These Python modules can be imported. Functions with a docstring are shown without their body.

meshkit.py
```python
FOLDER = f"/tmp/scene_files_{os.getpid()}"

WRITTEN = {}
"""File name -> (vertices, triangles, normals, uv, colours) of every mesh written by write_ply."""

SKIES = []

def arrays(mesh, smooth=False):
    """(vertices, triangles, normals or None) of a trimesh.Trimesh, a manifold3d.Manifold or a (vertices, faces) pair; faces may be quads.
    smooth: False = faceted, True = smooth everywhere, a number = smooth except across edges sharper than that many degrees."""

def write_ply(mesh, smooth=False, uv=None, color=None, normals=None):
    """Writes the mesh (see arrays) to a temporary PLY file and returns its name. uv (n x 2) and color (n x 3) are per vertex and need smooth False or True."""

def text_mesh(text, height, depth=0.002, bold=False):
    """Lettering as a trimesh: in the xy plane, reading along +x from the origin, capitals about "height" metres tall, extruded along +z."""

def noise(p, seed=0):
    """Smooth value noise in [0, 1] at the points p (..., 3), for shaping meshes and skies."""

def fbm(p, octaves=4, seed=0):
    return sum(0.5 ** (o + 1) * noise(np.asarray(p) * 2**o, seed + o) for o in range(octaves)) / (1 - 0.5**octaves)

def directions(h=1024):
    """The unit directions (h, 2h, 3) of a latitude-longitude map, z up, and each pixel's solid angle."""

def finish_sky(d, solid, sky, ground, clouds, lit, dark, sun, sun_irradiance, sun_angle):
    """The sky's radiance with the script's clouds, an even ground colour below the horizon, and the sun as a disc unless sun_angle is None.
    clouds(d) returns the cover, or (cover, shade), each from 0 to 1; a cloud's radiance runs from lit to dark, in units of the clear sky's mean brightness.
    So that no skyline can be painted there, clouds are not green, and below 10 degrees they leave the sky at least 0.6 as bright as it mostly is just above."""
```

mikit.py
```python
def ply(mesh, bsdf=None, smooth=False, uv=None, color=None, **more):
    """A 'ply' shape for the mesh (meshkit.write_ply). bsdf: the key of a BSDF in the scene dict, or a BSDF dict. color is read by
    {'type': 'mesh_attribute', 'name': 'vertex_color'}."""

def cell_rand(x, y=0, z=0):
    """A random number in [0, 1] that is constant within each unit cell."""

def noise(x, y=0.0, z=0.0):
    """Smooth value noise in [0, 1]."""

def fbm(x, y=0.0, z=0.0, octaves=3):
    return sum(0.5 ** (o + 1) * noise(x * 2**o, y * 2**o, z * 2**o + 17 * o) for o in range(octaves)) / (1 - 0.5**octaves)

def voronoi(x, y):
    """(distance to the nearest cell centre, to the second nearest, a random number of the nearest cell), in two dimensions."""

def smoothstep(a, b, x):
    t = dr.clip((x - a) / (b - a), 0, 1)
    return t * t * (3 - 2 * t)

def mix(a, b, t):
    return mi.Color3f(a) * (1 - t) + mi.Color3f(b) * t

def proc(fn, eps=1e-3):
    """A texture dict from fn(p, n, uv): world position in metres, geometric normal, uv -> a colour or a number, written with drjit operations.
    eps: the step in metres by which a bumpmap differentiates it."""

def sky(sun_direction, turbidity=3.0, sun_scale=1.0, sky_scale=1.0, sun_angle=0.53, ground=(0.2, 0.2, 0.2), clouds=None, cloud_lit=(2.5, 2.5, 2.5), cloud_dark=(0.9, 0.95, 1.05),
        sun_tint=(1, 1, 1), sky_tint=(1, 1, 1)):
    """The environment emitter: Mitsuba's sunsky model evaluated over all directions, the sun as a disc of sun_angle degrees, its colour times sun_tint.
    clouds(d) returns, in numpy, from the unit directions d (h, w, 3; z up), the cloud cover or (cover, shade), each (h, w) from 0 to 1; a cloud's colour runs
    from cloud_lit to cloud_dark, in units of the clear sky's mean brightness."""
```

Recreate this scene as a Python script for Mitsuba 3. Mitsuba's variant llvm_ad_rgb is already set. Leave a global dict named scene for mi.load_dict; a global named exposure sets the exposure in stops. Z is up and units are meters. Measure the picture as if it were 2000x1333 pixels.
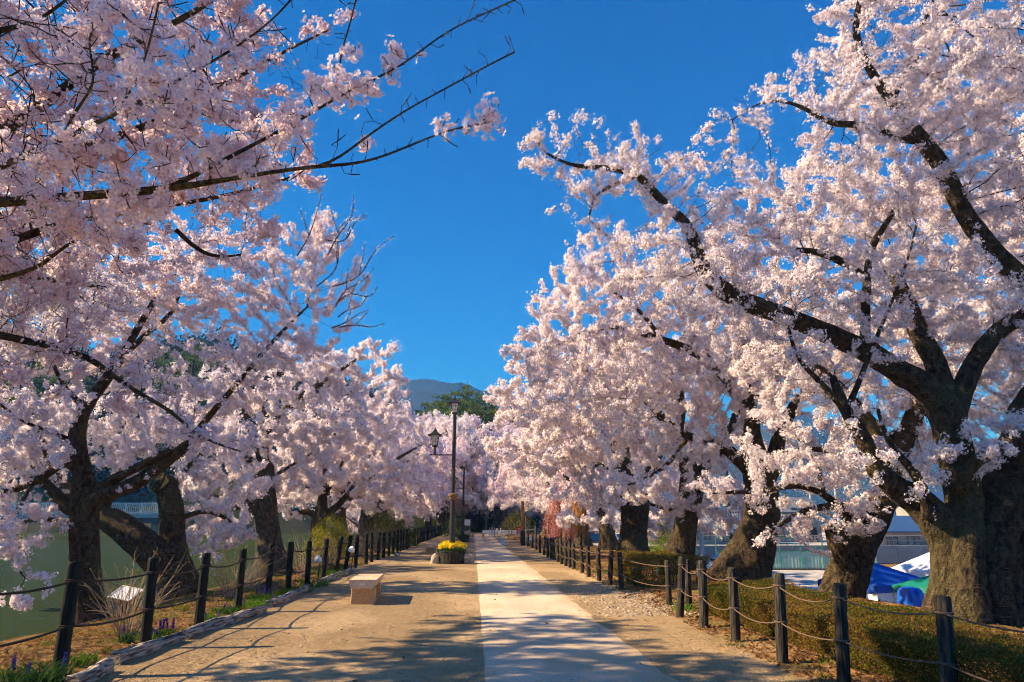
import math
import numpy as np
import trimesh
import manifold3d as m3
from scipy.spatial import cKDTree
from scipy.interpolate import CubicSpline
import drjit as dr
import mitsuba as mi
import mikit, meshkit
from mikit import noise, fbm, voronoi, smoothstep, mix, proc, cell_rand

T = mi.ScalarTransform4f
scene, labels = {}, {}

# ------------------------------------------------------------------ camera, sky, exposure
EYE = np.array([0.0, 0.0, 1.55])
FOCAL = 1333.0                       # in pixels of the 2000 pixel wide photograph
PITCH, YAW = math.radians(14.8), math.radians(3.11)
FWD = np.array([math.sin(YAW) * math.cos(PITCH), math.cos(YAW) * math.cos(PITCH), math.sin(PITCH)])
RIGHT = np.array([math.cos(YAW), -math.sin(YAW), 0.0])
UP = np.cross(RIGHT, FWD)
scene['camera'] = {'type': 'perspective', 'fov': 2 * math.degrees(math.atan(1000 / FOCAL)), 'fov_axis': 'x',
                   'near_clip': 0.05, 'far_clip': 9000.0,
                   'to_world': T().look_at(origin=EYE.tolist(), target=(EYE + FWD).tolist(), up=[0, 0, 1])}
SUN = np.array([-0.83, 0.02, 0.56])
scene['sky'] = mikit.sky(SUN.tolist(), turbidity=2.6, sun_scale=1.5, sky_scale=1.0, sky_tint=(0.015, 0.51, 1.06), sun_tint=(1.0, 0.975, 0.955))
exposure = 2.3

# ------------------------------------------------------------------ helpers


def at(px, py, depth):
    """The point of the place that the survey of the photograph puts at (px, py), DEPTH metres along the path from the camera."""
    d = FWD + RIGHT * (px - 1000) / FOCAL + UP * (666.5 - py) / FOCAL
    return EYE + d * (depth / d[1])


def sc(depth):
    return depth / FOCAL


def numbered(base):
    if base not in scene and base not in labels and base not in taken:
        taken.add(base)
        return base
    n = 1
    while f'{base}_{n:03d}' in taken:
        n += 1
    taken.add(f'{base}_{n:03d}')
    return f'{base}_{n:03d}'


taken = set()


def thing(name, label, cat, group=None):
    k = numbered(name)
    labels[k] = {'label': label, 'category': cat}
    if group:
        labels[k]['group'] = group
    return k


def part(parent, name, mesh, mat, smooth=False, color=None, label=None, kind=None):
    k = numbered(f'{parent}__{name}')
    scene[k] = mikit.ply(mesh, mat, smooth=smooth, color=color)
    if label or kind:
        labels[k] = {}
        if label:
            labels[k]['label'] = label
        if kind:
            labels[k]['kind'] = kind
    return k


def single(name, mesh, mat, label, cat, group=None, smooth=False, color=None, kind=None):
    k = numbered(name)
    scene[k] = mikit.ply(mesh, mat, smooth=smooth, color=color)
    labels[k] = {'label': label, 'category': cat}
    if group:
        labels[k]['group'] = group
    if kind:
        labels[k]['kind'] = kind
    return k


def struct(name, mesh, mat, smooth=False, color=None):
    k = numbered(name)
    scene[k] = mikit.ply(mesh, mat, smooth=smooth, color=color)
    labels[k] = {'kind': 'structure'}
    return k


def vf(m):
    if isinstance(m, tuple):
        return np.asarray(m[0], float), np.asarray(m[1], int)
    return np.array(m.vertices), np.array(m.faces)


def join(ms):
    V, F, n = [], [], 0
    for m in ms:
        v, f = vf(m)
        if f.shape[1] == 4:
            f = np.vstack([f[:, [0, 1, 2]], f[:, [0, 2, 3]]])
        V.append(v)
        F.append(f + n)
        n += len(v)
    return np.vstack(V), np.vstack(F)


def rotz(v, a):
    c, s = math.cos(a), math.sin(a)
    v = np.asarray(v, float)
    return np.stack([v[..., 0] * c - v[..., 1] * s, v[..., 0] * s + v[..., 1] * c, v[..., 2]], -1)


def box(size, centre=(0, 0, 0), ang=0.0, bevel=0.0):
    sx, sy, sz = np.asarray(size, float) / 2
    if bevel <= 0:
        m = trimesh.creation.box(extents=size)
        v, f = vf(m)
    else:
        b = bevel
        pts = []
        for x in (-1, 1):
            for y in (-1, 1):
                for z in (-1, 1):
                    pts += [[x * (sx - b), y * (sy - b), z * sz], [x * (sx - b), y * sy, z * (sz - b)], [x * sx, y * (sy - b), z * (sz - b)]]
        v, f = vf(trimesh.Trimesh(np.array(pts)).convex_hull)
    return rotz(v, ang) + np.asarray(centre, float), f


def frames(P):
    t = np.gradient(P, axis=0)
    t /= np.linalg.norm(t, axis=1, keepdims=True) + 1e-9
    ref = np.array([0.31, 0.17, 0.93]) if abs(t.mean(0)[2]) < 0.8 else np.array([0.95, 0.2, 0.1])
    a = np.cross(t, ref)
    a /= np.linalg.norm(a, axis=1, keepdims=True) + 1e-9
    return t, a, np.cross(t, a)


def tube(P, R, sides=8, caps=True):
    P = np.asarray(P, float)
    R = np.broadcast_to(np.asarray(R, float), (len(P),))
    t, a, b = frames(P)
    ang = np.arange(sides) * 2 * math.pi / sides
    v = (P[:, None] + R[:, None, None] * (np.cos(ang)[None, :, None] * a[:, None] + np.sin(ang)[None, :, None] * b[:, None])).reshape(-1, 3)
    i, j = np.meshgrid(np.arange(len(P) - 1), np.arange(sides), indexing='ij')
    q = np.stack([i * sides + j, i * sides + (j + 1) % sides, (i + 1) * sides + (j + 1) % sides, (i + 1) * sides + j], -1).reshape(-1, 4)
    f = np.vstack([q[:, [0, 1, 2]], q[:, [0, 2, 3]]])
    if caps:
        n = len(v)
        v = np.vstack([v, P[:1], P[-1:]])
        k = np.arange(sides)
        e = (len(P) - 1) * sides
        f = np.vstack([f, np.stack([(k + 1) % sides, k, k * 0 + n], 1), np.stack([e + k, e + (k + 1) % sides, k * 0 + n + 1], 1)])
    return v, f


def rod(p0, p1, r0, r1=None, sides=10):
    return tube([p0, p1], [r0, r0 if r1 is None else r1], sides)


def lathe(profile, centre=(0, 0, 0), sides=24, square=False):
    """Profile of (radius, z) turned about z."""
    pr = np.asarray(profile, float)
    ang = np.arange(sides) * 2 * math.pi / sides + (math.pi / sides if square else 0)
    v = np.stack([pr[:, :1] * np.cos(ang), pr[:, :1] * np.sin(ang), np.repeat(pr[:, 1:], sides, 1)], -1).reshape(-1, 3) + np.asarray(centre, float)
    i, j = np.meshgrid(np.arange(len(pr) - 1), np.arange(sides), indexing='ij')
    q = np.stack([i * sides + j, i * sides + (j + 1) % sides, (i + 1) * sides + (j + 1) % sides, (i + 1) * sides + j], -1).reshape(-1, 4)
    return v, np.vstack([q[:, [0, 1, 2]], q[:, [0, 2, 3]]])


def spline(pts, step):
    """Points (n, k) resampled along a smooth curve about every STEP metres."""
    p = np.asarray(pts, float)
    if len(p) < 3:
        n = max(2, int(np.linalg.norm(p[-1, :3] - p[0, :3]) / step) + 1)
        return p[:1] + (p[-1:] - p[:1]) * np.linspace(0, 1, n)[:, None]
    s = np.r_[0, np.cumsum(np.linalg.norm(np.diff(p[:, :3], axis=0), axis=1))]
    n = max(3, int(s[-1] / step) + 1)
    return CubicSpline(s, p, bc_type='natural')(np.linspace(0, s[-1], n))


def unit(v):
    return v / (np.linalg.norm(v, axis=-1, keepdims=True) + 1e-12)


def rand_dirs(n, rng):
    return unit(rng.normal(size=(n, 3)))


# ------------------------------------------------------------------ materials


def bump(inner, fn, scale, eps=2e-3):
    return {'type': 'bumpmap', 'arbitrary': proc(fn, eps), 'scale': scale, 'inner': inner}


def mat(key, rgb, rough=0.8, spec=0.3, metallic=0.0, two=True, **more):
    col = proc(rgb) if callable(rgb) else {'type': 'rgb', 'value': list(rgb)}
    b = {'type': 'principled', 'base_color': col, 'roughness': rough, 'specular': spec, 'metallic': metallic, **more}
    scene[key] = {'type': 'twosided', 'bsdf': b} if two else b


VC = {'type': 'mesh_attribute', 'name': 'vertex_color'}
scene['petal_material'] = {'type': 'principledthin', 'base_color': VC, 'roughness': 0.7, 'diff_trans': 0.95, 'eta': 1.3}
scene['leaf_material'] = {'type': 'principledthin', 'base_color': VC, 'roughness': 0.5, 'diff_trans': 0.7, 'eta': 1.4}
scene['painted_material'] = {'type': 'twosided', 'bsdf': {'type': 'principled', 'base_color': VC, 'roughness': 0.6, 'specular': 0.4}}


def bark_ridge(p):
    w = 0.5 * noise(p.x * 3, p.y * 3, p.z * 3)
    return fbm(p.x * 20 + w, p.y * 20 + w, p.z * 9 + 2 * w, 4)


def bark_col(p, n, uv):
    a = fbm(p.x * 2.0, p.y * 2.0, p.z * 1.4, 3)
    b = bark_ridge(p)
    g = fbm(p.x * 90, p.y * 90, p.z * 90, 2)
    c = mix((0.018, 0.013, 0.009), (0.104, 0.076, 0.045), smoothstep(0.36, 0.68, 0.55 * b + 0.45 * g))
    c = mix(c, (0.118, 0.104, 0.042), smoothstep(0.46, 0.66, a) * smoothstep(0.35, 0.6, g) * 0.6)
    li = smoothstep(0.64, 0.74, fbm(p.x * 7 + 9, p.y * 7, p.z * 7, 4)) * smoothstep(0.4, 0.6, g)
    c = mix(c, (0.19, 0.175, 0.12), li * 0.5)
    band = smoothstep(0.72, 0.80, noise(p.x * 5, p.y * 5, p.z * 46)) * smoothstep(0.5, 0.7, noise(p.x * 9, p.y * 9, p.z * 5 + 7))
    return mix(c, (0.20, 0.145, 0.095), band * 0.6)


def bark_bump(p, n, uv):
    return bark_ridge(p) + 0.30 * fbm(p.x * 75, p.y * 75, p.z * 50, 3)


scene['bark_material'] = {'type': 'twosided', 'bsdf': bump({'type': 'principled', 'base_color': proc(bark_col), 'roughness': 0.9, 'specular': 0.15}, bark_bump, 0.10, 3e-3)}
mat('twig_material', (0.040, 0.026, 0.021), 0.85, 0.2)
mat('dark_bark_material', lambda p, n, uv: mix((0.035, 0.028, 0.020), (0.10, 0.082, 0.050), smoothstep(0.3, 0.7, fbm(p.x * 16, p.y * 16, p.z * 7, 3))), 0.9, 0.15)


def post_col(p, n, uv):
    g = fbm(p.x * 60, p.y * 60, p.z * 4, 3)
    return mix((0.005, 0.007, 0.006), (0.020, 0.024, 0.020), smoothstep(0.3, 0.75, g))


def post_col2(p, n, uv):
    g = fbm(p.x * 70, p.y * 70, p.z * 4, 3)
    c = mix((0.014, 0.012, 0.010), (0.068, 0.058, 0.045), smoothstep(0.35, 0.75, g))
    return c


def post_bump(p, n, uv):
    return fbm(p.x * 70, p.y * 70, p.z * 5, 3)


scene['left_post_material'] = {'type': 'twosided', 'bsdf': bump({'type': 'principled', 'base_color': proc(post_col), 'roughness': 0.75, 'specular': 0.2}, post_bump, 0.012)}
scene['right_post_material'] = {'type': 'twosided', 'bsdf': bump({'type': 'principled', 'base_color': proc(post_col2), 'roughness': 0.75, 'specular': 0.3}, post_bump, 0.014)}
mat('dark_rope_material', (0.045, 0.038, 0.030), 0.9, 0.1)
mat('pale_rope_material', (0.15, 0.10, 0.075), 0.9, 0.1)


def timber_col(p, n, uv):
    g = fbm(p.x * 40, p.y * 3, p.z * 40, 3)
    rings = noise(p.x * 120 + 3 * noise(p.y * 2, p.z * 5), p.y * 2, p.z * 120)
    return mix((0.40, 0.235, 0.10), (0.56, 0.36, 0.18), smoothstep(0.25, 0.75, 0.6 * g + 0.4 * rings))


mat('bench_wood_material', timber_col, 0.6, 0.35)
mat('bench_top_material', lambda p, n, uv: mix((0.52, 0.365, 0.215), (0.68, 0.52, 0.35), smoothstep(0.25, 0.75, fbm(p.x * 40, p.y * 2.5, p.z * 40, 3))), 0.6, 0.35)
mat('white_plate_material', (0.75, 0.75, 0.72), 0.4)


def driftwood_col(p, n, uv):
    g = fbm(p.x * 34, p.y * 5, p.z * 50, 4)
    return mix((0.075, 0.060, 0.048), (0.40, 0.35, 0.29), smoothstep(0.3, 0.62, g))


scene['driftwood_material'] = {'type': 'twosided', 'bsdf': bump({'type': 'principled', 'base_color': proc(driftwood_col), 'roughness': 0.9, 'specular': 0.15}, lambda p, n, uv: fbm(p.x * 34, p.y * 5, p.z * 50, 4), 0.02)}
mat('black_metal_material', (0.022, 0.020, 0.019), 0.42, 0.5)
mat('bronze_metal_material', (0.16, 0.10, 0.055), 0.5, 0.5)
scene['lamp_glass_material'] = {'type': 'principledthin', 'base_color': {'type': 'rgb', 'value': [0.90, 0.92, 0.88]}, 'roughness': 0.4, 'diff_trans': 0.9, 'eta': 1.4}


def planter_col(p, n, uv):
    return mix((0.018, 0.017, 0.015), (0.065, 0.058, 0.047), smoothstep(0.3, 0.8, fbm(p.x * 22, p.y * 22, p.z * 5, 3)))


mat('planter_material', planter_col, 0.8, 0.2)


def rock_col(p, n, uv):
    return mix((0.24, 0.20, 0.15), (0.56, 0.49, 0.40), smoothstep(0.25, 0.75, fbm(p.x * 14, p.y * 14, p.z * 14, 4)))


mat('rock_material', rock_col, 0.9, 0.15)
mat('stone_material', lambda p, n, uv: mix((0.20, 0.155, 0.11), (0.52, 0.44, 0.34), cell_rand(p.x * 23, p.y * 23)), 0.9, 0.15)

# ground
FENCE_L, FENCE_R = -4.0, 3.4


def dirt_col(p, n, uv):
    a = fbm(p.x * 0.9, p.y * 0.5, 0.0, 4)
    b = fbm(p.x * 12, p.y * 12, 3.0, 3)
    c = fbm(p.x * 55, p.y * 55, 7.0, 2)
    dirt = mix((0.29, 0.205, 0.110), (0.43, 0.315, 0.18), smoothstep(0.3, 0.7, a))
    dirt = mix(dirt, (0.23, 0.165, 0.095), smoothstep(0.5, 0.8, b) * 0.55)
    dirt = mix(dirt, (0.56, 0.46, 0.32), smoothstep(0.62, 0.75, c) * 0.45)
    litter = mix((0.085, 0.045, 0.022), (0.26, 0.150, 0.062), smoothstep(0.3, 0.7, fbm(p.x * 8, p.y * 8, 1.0, 4)))
    litter = mix(litter, (0.15, 0.13, 0.04), smoothstep(0.5, 0.68, fbm(p.x * 1.6 + 5, p.y * 1.6, 2.0, 3)) * 0.6)
    wob = (noise(p.x * 1.3, p.y * 1.3) - 0.5) * 0.7
    left = smoothstep(-3.9, -4.35, p.x + wob * 0.6)
    right = smoothstep(3.2, 3.9, p.x + wob)
    return mix(dirt, litter, dr.maximum(left, right))


def dirt_bump(p, n, uv):
    return fbm(p.x * 9, p.y * 9, 0.0, 3) + 0.5 * fbm(p.x * 40, p.y * 40, 4.0, 3)


scene['dirt_material'] = {'type': 'twosided', 'bsdf': bump({'type': 'principled', 'base_color': proc(dirt_col), 'roughness': 0.95, 'specular': 0.1}, dirt_bump, 0.06, 4e-3)}


def path_col(p, n, uv):
    a = fbm(p.x * 1.1, p.y * 0.6, 0.0, 4)
    b = fbm(p.x * 60, p.y * 60, 3.0, 2)
    c = mix((0.45, 0.365, 0.265), (0.56, 0.465, 0.345), smoothstep(0.3, 0.7, a))
    c = mix(c, (0.31, 0.26, 0.20), smoothstep(0.55, 0.8, b) * 0.5)
    dust = smoothstep(0.55, 0.72, fbm(p.x * 2.2, p.y * 1.1, 9.0, 4)) * 0.45
    edge = smoothstep(1.75, 2.08, p.x + 0.35 * (noise(p.x * 3, p.y * 2.2) - 0.5)) + 0.6 * smoothstep(0.17, 0.09, p.x + 0.10 * (noise(p.x * 9, p.y * 5) - 0.5))
    c = mix(c, (0.42, 0.315, 0.19), dr.clip(dust + 0.75 * edge, 0, 1))
    speck = smoothstep(0.80, 0.9, noise(p.x * 35, p.y * 35, 2.0)) * smoothstep(0.5, 0.7, noise(p.x * 4, p.y * 4, 5.0))
    return mix(c, (0.16, 0.12, 0.08), speck * 0.6)


scene['path_material'] = {'type': 'twosided', 'bsdf': bump({'type': 'principled', 'base_color': proc(path_col), 'roughness': 0.9, 'specular': 0.2}, lambda p, n, uv: fbm(p.x * 60, p.y * 60, 0.0, 3), 0.006, 2e-3)}
mat('plaza_material', lambda p, n, uv: mix((0.22, 0.22, 0.21), (0.36, 0.35, 0.33), smoothstep(0.3, 0.7, fbm(p.x * 1.5, p.y * 1.5, 0.0, 5))), 0.9, 0.15)
scene['water_material'] = {'type': 'twosided', 'bsdf': bump({'type': 'principled', 'base_color': {'type': 'rgb', 'value': [0.034, 0.050, 0.010]}, 'roughness': 0.05, 'specular': 0.5},
                           lambda p, n, uv: fbm(p.x * 1.1, p.y * 2.6, 0.0, 3) + 0.3 * noise(p.x * 5, p.y * 9), 0.022, 8e-3)}
mat('hill_material', lambda p, n, uv: mix((0.020, 0.027, 0.013), (0.055, 0.052, 0.028), smoothstep(0.3, 0.7, fbm(p.x * 0.15, p.y * 0.15, p.z * 0.15, 4))), 0.95, 0.05)
mat('mountain_material', lambda p, n, uv: mix((0.006, 0.013, 0.014), (0.026, 0.030, 0.028), smoothstep(0.35, 0.65, fbm(p.x * 0.008, p.y * 0.008, p.z * 0.012, 5))), 0.95, 0.05)

# ------------------------------------------------------------------ the setting


def sstep(a, b, x):
    t = np.clip((x - a) / (b - a), 0, 1)
    return t * t * (3 - 2 * t)


def ground_z(x, y):
    x, y = np.asarray(x, float), np.asarray(y, float)
    p = np.stack([x * 0.5, y * 0.5, x * 0], -1)
    z = -1.12 * sstep(-4.8, -11.4, x) - 1.7 * sstep(-10.8, -14, x)
    z = z - 3.0 * sstep(7.6, 13.5, x)
    z = z + 0.06 * sstep(-4.0, -4.6, x) * (1 - sstep(-6, -9, x)) + 0.05 * sstep(3.6, 4.4, x)
    z = z + (meshkit.fbm(p, 3, 5) - 0.5) * (0.05 + 0.16 * sstep(-4.1, -5.2, x) + 0.12 * sstep(3.7, 5, x))
    return z


def spread(lo, hi, fine_lo, fine_hi, fine, coarse):
    a = [fine_lo]
    s = fine
    while a[-1] > lo:
        s = min(s * 1.18, coarse)
        a.append(a[-1] - s)
    b = [fine_hi]
    s = fine
    while b[-1] < hi:
        s = min(s * 1.18, coarse)
        b.append(b[-1] + s)
    return np.r_[a[:0:-1], np.arange(fine_lo, fine_hi, fine), b]


def grid(xs, ys, zf):
    X, Y = np.meshgrid(xs, ys, indexing='ij')
    v = np.stack([X, Y, zf(X, Y)], -1).reshape(-1, 3)
    i, j = np.meshgrid(np.arange(len(xs) - 1), np.arange(len(ys) - 1), indexing='ij')
    n = len(ys)
    q = np.stack([i * n + j, (i + 1) * n + j, (i + 1) * n + j + 1, i * n + j + 1], -1).reshape(-1, 4)
    return v, np.vstack([q[:, [0, 1, 2]], q[:, [0, 2, 3]]])


struct('ground', grid(spread(-2300, 2300, -14, 15, 0.16, 200), spread(-160, 2300, 2, 34, 0.16, 200), ground_z), 'dirt_material', smooth=True)

ys = np.r_[np.arange(-6, 34, 0.12), np.arange(34, 92, 0.5)]
rng = np.random.default_rng(3)
wl = (meshkit.fbm(np.stack([ys * 1.3, ys * 0, ys * 0], -1), 3, 1) - 0.5) * 0.025
wr = (meshkit.fbm(np.stack([ys * 1.1, ys * 0 + 4, ys * 0], -1), 4, 2) - 0.5) * 0.16
bend = -0.0 * ys
cols = np.linspace(0, 1, 15)
PX = (0.10 + wl + bend)[:, None] * (1 - cols) + (2.06 + wr + bend)[:, None] * cols
PY = np.repeat(ys[:, None], 15, 1)
PZ = ground_z(PX, PY) + 0.007
PZ[:, [0, -1]] -= 0.01
i, j = np.meshgrid(np.arange(len(ys) - 1), np.arange(14), indexing='ij')
q = np.stack([i * 15 + j, i * 15 + j + 1, (i + 1) * 15 + j + 1, (i + 1) * 15 + j], -1).reshape(-1, 4)
struct('path', (np.stack([PX, PY, PZ], -1).reshape(-1, 3), q), 'path_material', smooth=True)
struct('plaza', grid(np.linspace(13.3, 90, 30), np.linspace(-5, 68, 30), lambda x, y: ground_z(x, y) * 0 - 2.88), 'plaza_material')
struct('lake', grid(spread(-330, -9.6, -40, -9.7, 1.2, 20), spread(-60, 190, 5, 60, 2.0, 20), lambda x, y: x * 0 - 1.0), 'water_material')


def ridge(name, mat_, prof, depth, thick, rows, cols_, rough, seed, base=-6.0):
    """A hill whose skyline stands at DEPTH metres; PROF: (px, py) of its crest as surveyed."""
    pr = np.array(prof, float)
    xs = np.linspace(pr[0, 0], pr[-1, 0], cols_)
    crest = np.array([at(x, y, depth) for x, y in zip(xs, np.interp(xs, pr[:, 0], pr[:, 1]))])
    h = crest[:, 2]
    V = []
    for k in range(rows):
        t = k / (rows - 1) * 2 - 1
        prof_h = (1 - abs(t)) ** 0.8
        q_ = crest.copy()
        q_[:, 1] += t * thick
        q_[:, 0] *= (depth + t * thick) / depth
        nz = (meshkit.fbm(q_ * np.array([1, 1, 0]) / rough, 5, seed) - 0.5) * 0.5 * np.maximum(h, 1) * (0.25 + 0.75 * (1 - prof_h))
        q_[:, 2] = np.maximum(base + (h - base) * prof_h + nz * (abs(t) < 0.999), base)
        V.append(q_)
    V = np.array(V)
    i, j = np.meshgrid(np.arange(rows - 1), np.arange(cols_ - 1), indexing='ij')
    q = np.stack([i * cols_ + j, i * cols_ + j + 1, (i + 1) * cols_ + j + 1, (i + 1) * cols_ + j], -1).reshape(-1, 4)
    struct(name, (V.reshape(-1, 3), q), mat_, smooth=True)
    return V


ridge('mountains', 'mountain_material', [(-600, 860), (300, 800), (700, 756), (800, 744), (840, 739), (872, 743), (905, 738), (935, 752), (975, 762), (1010, 772), (1100, 800), (1250, 830), (1420, 812),
      (1560, 800), (1640, 822), (1760, 845), (1900, 860), (2300, 900), (3000, 930)], 1350, 420, 40, 200, 200, 3)
HILL_L = ridge('hills', 'hill_material', [(-900, 640), (-300, 655), (0, 690), (120, 700), (240, 712), (330, 690), (420, 690), (520, 720), (640, 765), (760, 830), (860, 900)], 230, 70, 24, 90, 40, 5, -3.0)
HILL_P = ridge('terrain', 'hill_material', [(620, 960), (740, 880), (830, 828), (900, 815), (960, 822), (1040, 870), (1150, 960)], 135, 34, 16, 50, 18, 9, -3.0)

# ------------------------------------------------------------------ trees


def tri_frame(N, rng):
    ref = rand_dirs(len(N), rng)
    a = unit(np.cross(N, ref))
    return a, np.cross(N, a)


PETAL = np.array([[0.93, 0.86, 0.88], [0.93, 0.90, 0.91], [0.92, 0.81, 0.845], [0.93, 0.875, 0.89], [0.93, 0.91, 0.915]])


def petal_colors(n, rng, tint):
    c = PETAL[rng.integers(0, len(PETAL), n)] * rng.uniform(0.93, 1.03, (n, 1)) * tint
    return np.clip(c, 0, 0.95)


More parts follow.
